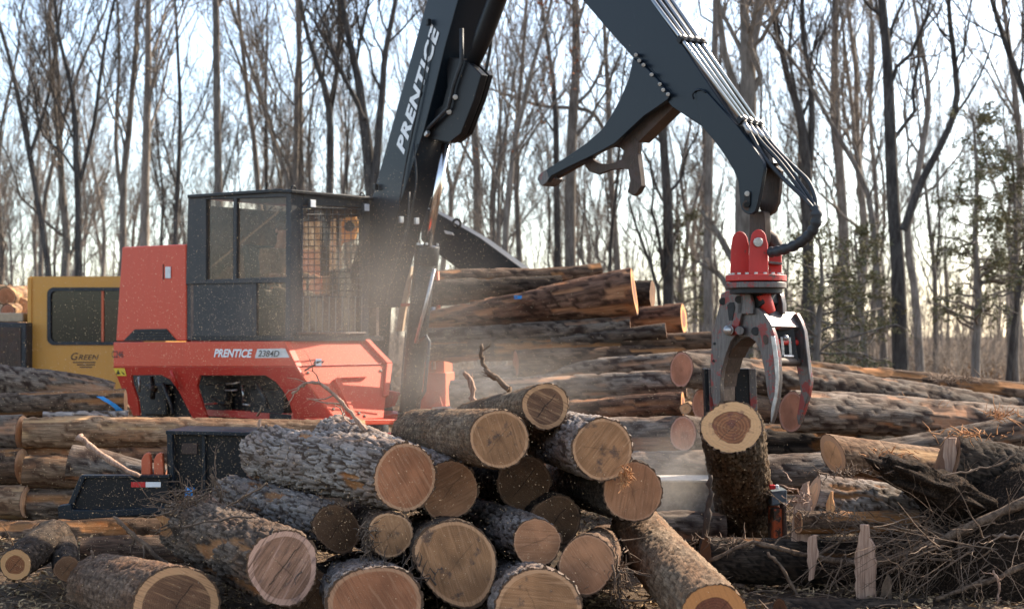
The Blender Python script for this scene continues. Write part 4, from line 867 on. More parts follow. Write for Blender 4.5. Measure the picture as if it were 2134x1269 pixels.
for a, b in (((300, 800), (345, 866)), ((425, 800), (470, 868)), ((520, 810), (590, 868))):
    mb = MB(); p, q = side(a[0], a[1], .4), side(b[0], b[1], .4); mb.prism([p, side(b[0], a[1], .4), q, side(a[0], b[1], .4)], FD * .12); mb.build('engine_block', M['dark_in'], bay, .03)
# front of the body: raked plate, ledge, gusset
def fr(px, py):
    """on the raked front plane, from the cab sill down to the skirt toe"""
    a = side(592, 711, -.10); b = skirt(702, 876); n = np.cross(b - a, FD); return on_plane(px, py, a, unit(n))
fa, fb, fc_ = side(592, 711, -.10), side(616, 764, -.10), skirt(702, 876)
WF = 1.62
nu_ = unit(np.cross(fb - fa, FD)); nu_ = nu_ if nu_[1] < 0 else -nu_; nl_ = unit(np.cross(fc_ - fb, FD)); nl_ = nl_ if nl_[1] < 0 else -nl_
def lowp(s, t, h=0.0): return fb * (1 - t) + fc_ * t + FD * s * (1.55 * (1 - t) + .76 * t) + nl_ * h
def upp(s, t, h=0.0): return fa * (1 - t) + fb * t + FD * s * (1.35 * (1 - t) + 1.55 * t) + nu_ * h
mb = MB(); mb.prism([upp(0, 0), upp(0, 1), upp(1, 1), upp(1, 0)], -nu_ * .03); mb.prism([lowp(0, 0, -.002), lowp(0, 1), lowp(1, 1), lowp(1, 0, -.002)], -nl_ * .03)
fp = mb.build('front_plate', M['red_front'], loader, 0.006)
mb = MB(); mb.prism([upp(.95, 0), upp(1.01, 0), upp(1.01, 1), upp(.95, 1)], nu_ * .05); mb.prism([lowp(.95, .01), lowp(1.01, .01), lowp(1.015, .62), lowp(.94, .62)], nl_ * .05); mb.build('front_rib', M['red_front'], fp, .004)
mb = MB(); mb.prism([lowp(.30, .30), lowp(.37, .22), lowp(.37, .98), lowp(.30, .98)], nl_ * .06); mb.prism([lowp(.372, .22), lowp(.72, .22), lowp(.70, .27), lowp(.372, .27)], nl_ * .055); mb.build('front_brace', M['red_front'], fp, .004)
mb = MB(); mb.prism([upp(.06, .98), upp(.9, .98), upp(.9, 1.0), upp(.06, 1.0)], nu_ * .02); mb.build('front_seam', M['red_dark'], fp, .003)
for q in ((.08, .12), (.08, .8), (.9, .12), (.5, .9), (.2, .9), (.6, .95)):
    p_ = lowp(*q); mb = MB(); mb.cyl(p_, p_ + nl_ * .018, .018, sides=6); mb.build('bolt', M['rust'], fp)
c = lowp(.14, .07, .16); mb = MB(); mb.box(c, .085, .06, .10, (SD, nl_, np.cross(SD, nl_))); lmp = mb.build('work_light', M['rubber'], fp, .01)
mb = MB(); mb.box(c + np.array((.12, -.99, 0)) * .035 + nl_ * .004, .07, .012, .085, (unit((1, .12, 0)), unit((-.12, 1, 0)), UP)); mb.build('lens', M['lamp'], lmp)
mb = MB(); mb.tube([lowp(.04, .1, .02), c], .012, 6); mb.build('bracket', M['black'], lmp)

# cab: roof, posts, lower door, windows with glass, front guard
cab_side = [(392, 405), (590, 393), (606, 396), (604, 710), (386, 710)]
def post(name, pts, v=0.0, th=0.06, mat='cab_grey', par=None, bev=.008):
    mb = MB(); mb.prism([side(x, y, v) for x, y in pts], FD * th); return mb.build(name, M[mat], par or loader, bev)
cab = post('cab', [(386, 592), (526, 588), (526, 709), (386, 709)], 0.02, 0.05)
post('cab_post', [(392, 406), (429, 404), (429, 591), (387, 593)], 0.0, .09, par=cab)
post('cab_post', [(596, 396), (607, 396), (604, 710), (594, 710)], 0.0, .09, par=cab)
post('cab_post', [(486, 412), (493, 412), (492, 583), (485, 584)], 0.005, .05, par=cab)
post('cab_post', [(526, 588), (534, 588), (534, 709), (526, 709)], 0.015, .05, par=cab)
post('window_rail', [(429, 404), (596, 397), (596, 411), (429, 416)], 0.005, .06, par=cab)
post('window_rail', [(429, 583), (596, 577), (596, 589), (429, 592)], 0.002, .07, par=cab)
post('window_rail', [(534, 702), (596, 702), (596, 710), (534, 710)], 0.012, .05, par=cab)
for q in ([(429, 416), (486, 413), (485, 584), (429, 585)], [(493, 413), (596, 410), (596, 579), (492, 583)], [(534, 588), (596, 588), (596, 704), (534, 704)]):
    mb = MB(); mb.add([side(x, y, .035) for x, y in q], [(0, 1, 2, 3)]); mb.build('pane', M['glass'], cab)
VW = 1.52
# roof, slightly peaked over the near corner
rf = [side(390, 406, -.03), side(590, 392, -.03), side(608, 395, -.03)]
zr = [p[2] for p in rf]
mb = MB(); pts = [(uvw(rf[0])[0], zr[0] - L0[2]), (0.22, zr[1] - L0[2]), (-0.06, zr[2] - L0[2] - .0)]
tp = [LP(u, -.03, w) for u, w in pts] + [LP(-.06, -.03, pts[2][1] - .045), LP(.22, -.03, pts[1][1] - .045), LP(pts[0][0], -.03, pts[0][1] - .045)]
mb.prism(tp, FD * (VW + .06)); roof = mb.build('cab_roof', M['black'], cab, .01)
for (u, v) in ((0.0, .05), (0.0, 1.18)):
    p = LP(u, v, pts[2][1]); a = np.linspace(0, math.pi, 9)
    mb = MB(); mb.tube([p + FD * .035 * math.cos(k) + UP * (.05 * math.sin(k) + .005) for k in a], .010, 6); mb.build('lifting_eye', M['black'], roof, 0, True)
u1 = pts[0][0]; hz = pts[2][1] - .05
mb = MB(); mb.box(LP(u1 - .04, VW / 2, hz / 2), .06, VW - .04, hz, (SD, FD, UP)); mb.build('rear_wall', M['lining'], cab)
mb = MB()

mb.box(LP(u1 / 2, VW - .03, .32), u1 - .1, .05, .62, (SD, FD, UP)); mb.box(LP(u1 / 2, VW - .03, hz - .08), u1 - .1, .05, .16, (SD, FD, UP)); mb.box(LP(u1 - .07, VW - .03, hz / 2), .12, .048, hz - .1, (SD, FD, UP)); mb.box(LP(.09, VW - .028, hz / 2), .08, .056, hz - .1, (SD, FD, UP)); mb.box(LP(.82, VW - .028, hz / 2), .06, .05, hz - .1, (SD, FD, UP))
mb.build('far_wall', M['lining'], cab, .006)
mb = MB(); mb.add([LP(u, VW - .03, w) for u, w in ((.84, .6), (u1 - .12, .6), (u1 - .12, hz - .15), (.84, hz - .15))], [(0, 1, 2, 3)]); mb.build('pane', M['glass_back'], cab)
mb = MB(); mb.box(LP(u1 / 2 - .05, VW / 2, .03), u1, VW - .02, .06, (SD, FD, UP)); mb.build('cab_floor', M['dark_in'], cab)
# front frame and guard grid
def fpost(pts, u=0.0, th=.06, name='cab_post'):
    mb = MB(); mb.prism([front(x, y, u) for x, y in pts], SD * th); return mb.build(name, M['cab_grey'], cab, .006)
fpost([(609, 396), (632, 399), (628, 709), (606, 709)], .0)
fpost([(752, 407), (771, 409), (768, 706), (756, 706)], .0)
fpost([(632, 399), (752, 407), (752, 432), (632, 428)], .004, .05, 'window_rail')
fpost([(628, 690), (757, 690), (757, 707), (628, 709)], .004, .05, 'window_rail')
fpost([(675, 430), (690, 431), (686, 575), (672, 575)], .09, .04)
mb = MB(); mb.add([front(x, y, .07) for x, y in ((628, 428), (757, 432), (757, 692), (626, 692))], [(0, 1, 2, 3)]); mb.build('pane', M['glass'], cab)
gd = MB(); gd.tube([front(630, 432, -.03), front(757, 436, -.03), front(757, 697, -.03), front(629, 697, -.03), front(630, 432, -.03)], .013, 6); guard = gd.build('window_guard', M['rubber'], cab)
for k in range(1, 10):
    x = 630 + 12.7 * k; mb = MB(); mb.tube([front(x, 434, -.03), front(x - .5, 622, -.03)], .0055, 5); mb.build('guard_bar', M['rubber'], guard)
for k in range(1, 15):
    y = 434 + 13.2 * k; mb = MB(); mb.tube([front(630, y, -.036), front(757, y, -.036)], .0055, 5); mb.build('guard_bar', M['rubber'], guard)
for k in range(0, 10):
    x = 632 + 13.6 * k; mb = MB(); mb.tube([front(x, 618 + 0 * k, -.05), front(x - 1, 694, -.05)], .0065, 5); mb.build('guard_bar', M['dull'], guard)
mb = MB(); mb.tube([front(618, 694, -.055), front(762, 694, -.055)], .014, 6); mb.build('guard_rail', M['rust'], guard)
for x, y in ((649, 425), (761, 433)):
    c = front(x, y, -.05); mb = MB(); mb.box(c, .05, .10, .11, (SD, FD, UP)); w = mb.build('cab_light', M['rubber'], cab, .012)
    n = unit((-.05, -1, 0)); mb = MB(); mb.prism([c + FD * a * .04 + UP * b * .045 - SD * .03 for a, b in ((-1, -1), (1, -1), (1, 1), (-1, 1))], -SD * .01); mb.build('lens', M['lamp'], w, .006)
# seat, console
mb = MB(); c = LP(1.0, .52, 0); mb.box(c + UP * .50, .46, .48, .12, (SD, FD, UP)); mb.box(c + SD * .25 + UP * .88, .12, .48, .75, (unit(SD + UP * -.15), FD, unit(UP + SD * .15))); mb.box(c + UP * .24, .3, .3, .4, (SD, FD, UP))
mb.build('driver_seat', M['rubber'], cab, .04)
for s in (-1, 1):
    mb = MB(); mb.box(c + FD * s * .34 - SD * .14 + UP * .60, .40, .13, .10, (SD, FD, UP)); cs = mb.build('armrest', M['dark_in'], cab, .03)
    mb = MB(); mb.tube([c + FD * s * .34 - SD * .28 + UP * .64, c + FD * s * .34 - SD * .30 + UP * .78], [.014, .024], 8); mb.build('joystick', M['rubber'], cs, 0, True)

# ---- boom: everything lies in one upright plane, built to a lateral thickness
B0 = P(760, 600, 19.0); G0 = P(1575, 430, 13.5)
BD = unit((G0 - B0) * np.array((1, 1, 0))); BN = np.array((BD[1], -BD[0], 0.0)); BN = BN if BN[1] > 0 else -BN     # BN points away from the camera
def bp(px, py, n=0.0): return on_plane(px, py, B0, BN, n)
HW = 0.22
mb = MB(); mb.prism([bp(x, y, -HW) for x, y in ((912, -84), (982, -84), (955, 0), (927, 100), (905, 190), (884, 270), (836, 420), (790, 580), (776, 640), (708, 640), (735, 545), (776, 411), (830, 215), (890, 0))], BN * 2 * HW)
boom = mb.build('boom', M['blue_black'], loader, .012)
# upper end of the boom, out of the picture, up to the knuckle
q0, q1 = bp(912, -84, -HW), bp(982, -84, -HW); dirb = unit(bp(912, -84) - bp(830, 215))
kn = bp(1010, -640)
mb = MB(); mb.prism([q0, q1, bp(1130, -560, -HW), bp(1110, -640, -HW), bp(1060, -640, -HW)], BN * 2 * HW); mb.build('boom_head', M['blue_black'], boom, .012)
lo = bp(832, 322, -HW - .002); hi = bp(904, 44, -HW - .002); ru = unit(hi - lo); un = unit(bp(822, 290, -HW) - lo); un = unit(un - ru * un.dot(ru))
lettering('PRENTICE', bp(842, 323, -HW - .004), unit(bp(917, 66, -HW) - bp(842, 323, -HW)), un, .22, np.linalg.norm(bp(917, 60, -HW) - bp(842, 323, -HW)), M['white'], boom, 0.22, .045, spacing=1.12)
# side bracket that carries the cylinders
mb = MB(); BR = [(962, 122), (930, 120), (932, 180), (922, 218), (889, 246), (876, 290), (905, 292), (936, 298), (960, 279), (988, 208), (1003, 156), (985, 138)]
mb.prism([bp(x, y, -.12) for x, y in BR], BN * .10); br = mb.build('cylinder_bracket', M['black'], boom, .012)
mb = MB(); mb.prism([bp(x + 16, y, .10) for x, y in BR], BN * .07); mb.build('cylinder_bracket', M['black'], boom, .012)
for x, y in ((949, 203), (936, 234)):
    mb = MB(); mb.cyl(bp(x, y, -.15), bp(x, y, -.1), .032); mb.build('pin', M['steel'], br, .006)
mb = MB(); mb.tube([bp(882, 280, -.18), bp(905, 255, -.17), bp(935, 225, -.16), bp(945, 180, -.16), bp(962, 130, -.16), bp(962, 60, -.16)], .026, 8); mb.build('hose', M['rubber'], br, 0, True)
mb = MB(); mb.box(bp(890, 279, -.18), .07, .05, .05, (unit(bp(890, 279) - bp(905, 262)), BN, np.cross(BN, unit(bp(890, 279) - bp(905, 262))))); mb.build('hose_end', M['steel'], br, .006)
# stick cylinder above, lift cylinder below
mb = MB(); mb.tube([bp(976, 160, .0), bp(1010, 70, .0), bp(1056, -55, 0), bp(1120, -235, 0)], [.075, .115, .115, .115], 16); mb.build('stick_cylinder', M['black'], boom, 0, True)
mb = MB(); mb.tube([bp(1120, -235, 0), bp(1190, -430, 0)], .06, 14); mb.build('cylinder_rod', M['chrome'], boom, 0, True)
mb = MB(); mb.cyl(bp(1040, -10, -.02), bp(1044, -20, -.02), .135); mb.build('collar', M['black'], boom, .01)
mb = MB(); mb.tube([bp(1030, 20, .1), bp(1022, 100, .12), bp(1010, 165, .12), bp(992, 215, .1), bp(975, 262, .08)], .02, 8); mb.build('hose', M['rubber'], boom, 0, True)
lift = MB(); lift.tube([bp(888, 516, .05), bp(853, 862, .05)], .135, 18); lc = lift.build('lift_cylinder', M['black'], loader, .01, True)
mb = MB(); mb.tube([bp(891, 512, .05), bp(887, 552, .05)], .155, 18); mb.build('cylinder_head', M['black'], lc, .01, True)
mb = MB(); mb.tube([bp(929, 300, .05), bp(891, 514, .05)], .056, 16); mb.build('cylinder_rod', M['chrome'], lc, 0, True)
for k in range(5):
    a = k * 1.1 + .3; p = bp(891, 512, .05) + np.array((math.cos(a), math.sin(a), 0)) * .13; mb = MB(); mb.cyl(p, p + UP * .03, .018, sides=6); mb.build('bolt', M['steel'], lc)
mb = MB(); mb.tube([bp(905, 560, -.05), bp(886, 640, -.1), bp(866, 715, -.12)], .022, 8); mb.build('hydraulic_pipe', M['steel'], lc, 0, True)
mb = MB(); mb.tube([bp(872, 712, -.15), bp(888, 700, -.17), bp(895, 712, -.17), bp(890, 760, -.17), bp(885, 815, -.15), bp(868, 845, -.1)], .022, 8); mb.build('hose', M['rubber'], lc, 0, True)
for pts in ([(898, 70), (880, 180), (848, 330), (832, 425)], [(862, 300), (868, 370), (860, 430), (842, 510)], [(853, 400), (848, 470), (820, 560), (800, 640)], [(846, 690), (840, 760), (836, 820)]):
    mb = MB(); mb.tube(smooth_path([bp(x, y, -HW - .03) for x, y in pts], [1] * len(pts), 10)[0], .012, 6); mb.build('hydraulic_line', M['rubber'], boom, 0, True)
for x, y in ((868, 461), (836, 458), (783, 390), (893, 47)):
    mb = MB(); mb.box(bp(x, y, -HW - .04), .05, .05, .08, (BD, BN, UP)); mb.build('line_clamp', M['steel'] if y > 420 else M['black'], boom, .006)
# boom foot: mast column, heel plates, red base
mb = MB(); mb.prism([bp(x, y, -.2) for x, y in ((690, 560), (776, 560), (758, 640), (752, 740), (762, 874), (700, 874), (690, 700))], BN * .44); mast = mb.build('mast', M['black'], loader, .015)
mb = MB(); mb.tube([bp(835, 862, .05), bp(872, 862, .05)], .06, 10); mb.box(bp(852, 872, .05), .34, .34, .14, (BD, BN, UP)); mb.build('pin_block', M['rust'], mast, .012)
mb = MB(); mb.prism([bp(x, y, -.05) for x, y in ((786, 790), (800, 812), (828, 818), (815, 846), (790, 852), (782, 850))], BN * .06); mb.build('gusset', M['red'], mast, .005)
mb = MB(); mb.prism([front(x, y, -.9) for x, y in ((690, 874), (905, 874), (905, 884), (690, 886))], SD * .5); mb.build('base_beam', M['red'], loader, .01)
# red stabiliser frame right of the lift cylinder
def fq(px, py, d=19.6): return P(px, py, d)
mb = MB(); mb.prism([fq(x, y) for x, y in ((872, 776), (929, 776), (929, 862), (905, 868), (872, 868))], np.array((.1, .5, 0))); st = mb.build('stabiliser_leg', M['orange'], loader, .012)
mb = MB(); mb.prism([fq(x, y, 19.7) for x, y in ((884, 716), (925, 716), (926, 776), (880, 776))], np.array((.1, .35, 0))); mb.build('stabiliser_sleeve', M['orange'], st, .01)
mb = MB(); mb.prism([fq(x, y, 19.5) for x, y in ((877, 869), (917, 826), (924, 852), (945, 852), (945, 866), (912, 876))], np.array((0, .06, 0))); mb.build('stabiliser_gusset', M['orange'], st, .004)
mb = MB(); mb.tube([fq(911, 566, 19.8), fq(917, 700, 19.8)], .028, 8); mb.build('stabiliser_rod', M['orange'], st, 0, True)
mb = MB(); mb.cyl(fq(917, 716, 19.7), fq(917, 702, 19.7), .1, .075, 14); mb.build('rod_cap', M['tan'], st, .01, True)
mb = MB(); mb.tube([fq(903, 640, 19.6), fq(904, 770, 19.6)], .03, 8); mb.build('stabiliser_cylinder', M['steel'], st, 0, True)
mb = MB(); mb.tube([fq(902, 853, 19.4), fq(950, 849, 19.2)], .03, 8); mb.build('tie_bar', M['pipe'], st, 0, True)
mb = MB(); mb.prism([fq(x, y, 19.9) for x, y in ((846, 560), (858, 555), (838, 690), (826, 690))], np.array((.02, .08, 0))); mb.build('guard_plate', M['tan'], st, .004)
mb = MB(); mb.prism([fq(x, y, 19.85) for x, y in ((832, 632), (902, 632), (902, 638), (831, 638))], np.array((.0, .03, 0))); mb.build('stabiliser_strap', M['orange'], st)
# carrier below: pedestal, trailer rails, wheels
mb = MB(); c = LP(.7, .9, 0); c[2] = .72; mb.cyl(c + UP * .28, c - UP * .1, .55, sides=28); mb.build('turntable', M['dark_in'], loader, .01)
mb = MB()
for s in (-.45, .45): mb.box(np.array((c[0] - .6, c[1] + s, .58)), 6.5, .14, .24, None)
for x in (-3.2, -1.2, .8, 2.4): mb.box(np.array((c[0] + x, c[1], .58)), .12, .8, .18, None)
tr = mb.build('trailer_frame', M['red_dark'], loader, .01)
for x in (-2.9, -1.8):
    for s in (-.85, .85):
        mb = MB(); a = np.array((c[0] + x, c[1] + s, .46)); k = np.linspace(-.13, .13, 5); mb.tube([a + (0, q, 0) for q in k], [.36, .45, .46, .45, .36], 24); w = mb.build('wheel', M['rubber'], loader, 0, True)
        mb = MB(); mb.cyl(a - (0, .14, 0), a + (0, .14, 0), .2, sides=18); mb.build('rim', M['steel'], w, .01)

# ---- stick
SW = .15
mb = MB(); SO = [(1213, 0), (1266, 62), (1319, 121), (1360, 172), (1399, 223), (1463, 265), (1490, 296), (1516, 333), (1530, 358), (1538, 378), (1542, 423), (1545, 436), (1552, 444), (1560, 447), (1567, 446), (1574, 440), (1579, 423), (1586, 390), (1592, 352), (1590, 338), (1580, 321), (1558, 292), (1535, 261), (1480, 180), (1425, 98), (1357, 0), (1300, -90), (1140, -90)]
so_ = [bp(x, y, -SW) for x, y in SO]
mb.prism([bp(x, y, -SW) for x, y in SO[:9] + [(1545, 352)] + SO[19:]], BN * 2 * SW); stick = mb.build('stick', M['blue_black'], loader, .012)
mb = MB(); mb.prism([bp(x, y, -SW) for x, y in ((1140, -90), (1300, -90), (1196, -270), (1150, -620), (1088, -640), (1078, -560), (1100, -290))], BN * 2 * SW); mb.build('stick_rear', M['blue_black'], stick, .012)
mb = MB(); mb.prism([bp(x, y, -SW - .02) for x, y in ((1447, 187), (1463, 265), (1490, 296), (1516, 333), (1530, 358), (1538, 378), (1542, 423), (1545, 436), (1552, 444), (1560, 447), (1567, 446), (1574, 440), (1579, 423), (1586, 390), (1592, 352), (1590, 338), (1580, 321), (1558, 292), (1535, 261), (1470, 190), (1456, 184))], BN * .045); mb.build('end_cheek', M['blue_black'], stick, .006)
mb = MB(); mb.prism([bp(x, y, SW - .02) for x, y in ((1545, 330), (1594, 330), (1627, 356), (1624, 390), (1621, 422), (1612, 442), (1600, 450), (1588, 448), (1582, 430), (1580, 400))], BN * .045); mb.build('end_cheek', M['rust'], stick, .006)
mb = MB(); mb.tube([bp(1470, 193, -SW - .03), bp(1462, 187, -SW - .03), bp(1450, 189, -SW - .03), bp(1443, 198, -SW - .03), bp(1446, 207, -SW - .03)], .009, 6); mb.build('weld_bead', M['blue_black'], stick, 0, True)
mb = MB(); mb.prism([bp(x, y, -SW - .036) for x, y in ((1551, 402), (1557, 398), (1563, 402), (1562, 428), (1556, 434), (1549, 430))], BN * .016); kp = mb.build('keeper_plate', M['black'], stick, .006)
for x, y in ((1557, 404), (1556, 427)):
    mb = MB(); mb.cyl(bp(x, y, -SW - .05), bp(x, y, -SW - .03), .026, sides=12); mb.build('bolt', M['steel'] if y < 410 else M['black'], kp, .004)
mb = MB(); mb.cyl(bp(1558, 428, -SW - .03), bp(1558, 428, SW + .04), .05); mb.build('stick_pin', M['rust'], stick)
# heel (the curved hooks)
H1 = [(1319, 121), (1314, 145), (1310, 164), (1293, 205), (1274, 240), (1254, 270), (1222, 298), (1191, 320), (1150, 346), (1124, 363), (1119, 374), (1128, 388), (1138, 382), (1149, 367), (1185, 348), (1225, 329), (1255, 314), (1281, 299), (1312, 270), (1342, 242), (1372, 222), (1391, 208), (1396, 200), (1379, 176), (1348, 143)]
mb = MB(); mb.prism([bp(x, y, -SW - .03) for x, y in H1], BN * .06); heel = mb.build('heel', M['blue_black'], stick, .008)
mb = MB(); H2 = [(1402, 227), (1375, 252), (1345, 282), (1327, 303), (1329, 330), (1332, 360), (1335, 388), (1328, 402), (1319, 409), (1307, 401), (1313, 376), (1312, 356), (1297, 351), (1270, 352), (1244, 362), (1226, 355), (1215, 335), (1225, 330)]
hole_o = [(1222, 325), (1214, 338), (1226, 357), (1246, 364), (1270, 355), (1297, 352), (1312, 354), (1330, 318), (1330, 296), (1312, 268), (1281, 292), (1250, 309)]
hole_i = [(1236, 326), (1234, 331), (1240, 336), (1250, 341), (1266, 342), (1282, 339), (1293, 333), (1299, 325), (1300, 316), (1293, 309), (1276, 306), (1254, 314)]
mb.ring([bp(x, y, -.06) for x, y in hole_o], [bp(x, y, -.06) for x, y in hole_i], BN * .05)
mb.prism([bp(x, y, -.062) for x, y in ((1402, 226), (1396, 200), (1342, 236), (1311, 268), (1330, 297))], BN * .16)
mb.prism([bp(x, y, -.065) for x, y in ((1308, 352), (1328, 318), (1330, 340), (1333, 360), (1336, 388), (1328, 402), (1319, 409), (1307, 401), (1313, 376))], BN * .07)
mb.prism([bp(x, y, -.058) for x, y in ((1222, 325), (1150, 361), (1130, 386), (1138, 384), (1160, 372), (1216, 341))], BN * .05)
mb.build('heel_hook', M['rust'], heel, .008)
mb = MB(); mb.prism([bp(x, y, -SW - .032) for x, y in ((1138, 353), (1124, 363), (1119, 374), (1128, 388), (1138, 382), (1144, 372))], BN * .2); mb.build('heel_tip', M['tine'], heel, .006)
mb = MB(); mb.prism([bp(x, y, -SW - .005) for x, y in ((1319, 112), (1326, 108), (1402, 194), (1398, 206), (1379, 178), (1348, 143))], BN * .02); mb.build('heel_flange', M['blue_black'], heel, .004)
for x, y in ((1325, 115), (1332, 127), (1341, 136), (1358, 156), (1375, 176), (1382, 188), (1392, 197)):
    mb = MB(); mb.cyl(bp(x, y, -SW - .065), bp(x, y, -SW - .02), .021, sides=8); mb.build('bolt', M['steel'], heel, .004)
# four hydraulic pipes along the top edge, clamps, hose ends, hoses, wrapped bundle
PIP = [((1280, -130), (1552, 258), -.13), ((1296, -130), (1562, 262), -.045), ((1314, -130), (1572, 264), .04), ((1332, -130), (1584, 266), .13)]
PIP = [((1352 - 85, -125), (1551, 258), -.13), ((1366 - 85, -125), (1562, 262), -.05), ((1381 - 85, -125), (1573, 265), .03), ((1397 - 85, -125), (1586, 268), .11)]
for a, b, n in PIP:
    mb = MB(); mb.tube([bp(*a, n), bp(*b, n)], .021, 10); mb.build('hydraulic_pipe', M['pipe'], stick, 0, True)
dp = unit(bp(1552, 258) - bp(1267, -125)); np_ = np.cross(BN, dp)
for t in (.545, .985):
    mb = MB()
    c0 = bp(*(np.array(PIP[0][0]) * (1 - t) + np.array(PIP[0][1]) * t), PIP[0][2]); c1 = bp(*(np.array(PIP[3][0]) * (1 - t) + np.array(PIP[3][1]) * t), PIP[3][2])
    ax = unit(c1 - c0); mb.box((c0 + c1) / 2, np.linalg.norm(c1 - c0) + .09, .07, .06, (ax, dp, np.cross(ax, dp))); cl = mb.build('pipe_clamp', M['black'], stick, .008)
    for e in (0, .33, .67, 1):
        mb = MB(); q = c0 * (1 - e) + c1 * e; k = np.cross(ax, dp); k = k if k[2] > 0 else -k; mb.cyl(q + k * .03, q + k * .055, .022, sides=8); mb.build('bolt', M['steel'], cl)
HP = [[(1551, 258), (1566, 283), (1590, 325), (1625, 365), (1662, 400), (1686, 425), (1694, 436)], [(1562, 262), (1585, 295), (1622, 335), (1655, 378), (1680, 415), (1694, 436)], [(1573, 265), (1600, 300), (1640, 345), (1668, 385), (1692, 420), (1697, 436)], [(1586, 268), (1612, 305), (1650, 345), (1684, 378), (1698, 412), (1699, 438)]]
for (a, b, n), h in zip(PIP, HP):
    pts = [bp(x, y, n * (1 - .8 * i / 6.0)) for i, (x, y) in enumerate(h)]; p2, _ = smooth_path(pts, [1] * len(pts), 22)
    mb = MB(); mb.tube(p2, .021, 8); mb.build('hose', M['rubber'], stick, 0, True)
    mb = MB(); mb.tube(p2[0:4], [.03, .026, .03, .026], 8); mb.build('hose_fitting', M['steel'], stick, 0, True)
bw = [(1697, 432), (1702, 450), (1697, 474), (1684, 492), (1664, 508), (1640, 518), (1618, 524), (1604, 526)]
p2, _ = smooth_path([bp(x, y, -.02) for x, y in bw], [1] * len(bw), 30)
rr_ = .046 + .006 * np.sign(np.sin(np.arange(30) * 2.1)); mb = MB(); mb.tube(p2, rr_, 12); mb.build('hose_bundle', M['rubber'], stick, 0, True)
# ---- grapple, hanging from the stick end
GP = P(1575, 640, 13.5); GN = unit((0.74, 0.67, 0.0)); GU = np.array((0.67, -0.74, 0.0))      # GN runs from the near tine plates to the far ones
def gp(px, py, n=0.0): return on_plane(px, py, GP, GN, n)
gr = thing('grapple', gp(1575, 600, .2), None, None); gr.parent = loader; gr.location = gp(1575, 600, .2) - ORG[loader.name]; ORG[gr.name] = gp(1575, 600, .2)
mb = MB(); mb.prism([gp(x, y, .02) for x, y in ((1561, 440), (1592, 440), (1594, 500), (1586, 522), (1568, 522), (1560, 500))], GN * .10); lk = mb.build('hanger_link', M['rust'], gr, .015)
mb = MB(); mb.cyl(gp(1580, 505, -.12), gp(1580, 505, .26), .045); mb.build('hanger_pin', M['steel'], lk, .008)
def arch(x0, x1, yt, yb, n=9):
    xm, hw = (x0 + x1) / 2, (x1 - x0) / 2
    return [(x0, yb), (x0 + hw * .10, yt + hw * 1.5)] + [(xm - hw * .80 * math.cos(math.pi * k / (n - 1)), yt + hw * 1.0 * (1 - math.sin(math.pi * k / (n - 1)))) for k in range(n)] + [(x1 - hw * .06, yt + hw * 1.5), (x1, yb)]
def fcp(px, py, d): return P(px, py, d)
# yoke: three upright red plates and a back web
for (x0, x1, yt, d, th) in ((1521, 1562, 482, 13.62, .05), (1560, 1601, 478, 13.36, .05), (1601, 1629, 492, 13.55, .05)):
    mb = MB(); mb.prism([P(x, y, d) for x, y in arch(x0, x1, yt, 577)], np.array((.012, th, 0))); mb.build('yoke_plate', M['grapple_red'], gr, .01)
mb = MB(); mb.prism([P(x, y, 13.66) for x, y in ((1540, 520), (1575, 530), (1600, 522), (1601, 577), (1540, 577))], np.array((0, .1, 0))); mb.build('yoke_web', M['grapple_red'], gr, .01)
mb = MB(); mb.prism([P(x, y, 13.40) for x, y in ((1600, 544), (1630, 547), (1630, 552), (1600, 549))], np.array((.0, .3, 0))); mb.build('yoke_shelf', M['tine'], gr, .004)
mb = MB(); mb.tube([P(1590, 495, 13.62), P(1612, 505, 13.6), P(1622, 520, 13.55)], [.10, .085, .06], 12); mb.build('rotator_motor', M['rust'], gr, .01, True)
# slewing ring: two discs with a ring of bolt heads
cx = P(1575.5, 588, 13.5)
mb = MB(); mb.cyl(cx + UP * .005, cx + UP * .065, .285, sides=40); fl = mb.build('flange', M['grapple_red'], gr, .008)
mb = MB(); mb.cyl(cx - UP * .062, cx - UP * .004, .285, sides=40); mb.build('flange', M['tine'], gr, .008)
mb = MB(); mb.cyl(cx - UP * .11, cx - UP * .06, .25, sides=32); mb.build('slewing_bearing', M['dark_in'], gr, .004)
bolt = None
for k in range(18):
    a = 2 * math.pi * k / 18; p = cx + np.array((math.cos(a), math.sin(a), 0)) * .245 + UP * .065
    if bolt is None:
        mb = MB(); mb.cyl(p, p + UP * .018, .018, sides=6); bolt = mb.build('bolt', M['steel'], fl); p0 = p
    else:
        b = bolt.copy(); COL.objects.link(b); b.parent = fl; b.location = Vector(p - p0)
# head block below the ring with lugs
mb = MB(); mb.prism([gp(x, y, .05) for x, y in ((1516, 605), (1588, 605), (1592, 632), (1570, 650), (1530, 650), (1518, 636))], GN * .30); mb.build('head_block', M['dark_in'], gr, .015)
for n, x0, x1 in ((-.02, 1536, 1568), (.28, 1596, 1632), (.46, 1600, 1634)):
    mb = MB(); mb.prism([gp(x, y, n) for x, y in arch(x0, x1, 606, 655)], GN * .05); mb.build('lug', M['tine'], gr, .01)
mb = MB(); mb.cyl(gp(1590, 612, .1), gp(1602, 652, .16), .07, sides=16); mb.build('grapple_cylinder', M['grapple_red'], gr, .01, True)
mb = MB(); mb.cyl(gp(1574, 690, .0), gp(1574, 690, .56), .04, sides=16); mb.build('tine_shaft', M['dark_in'], gr, .006)
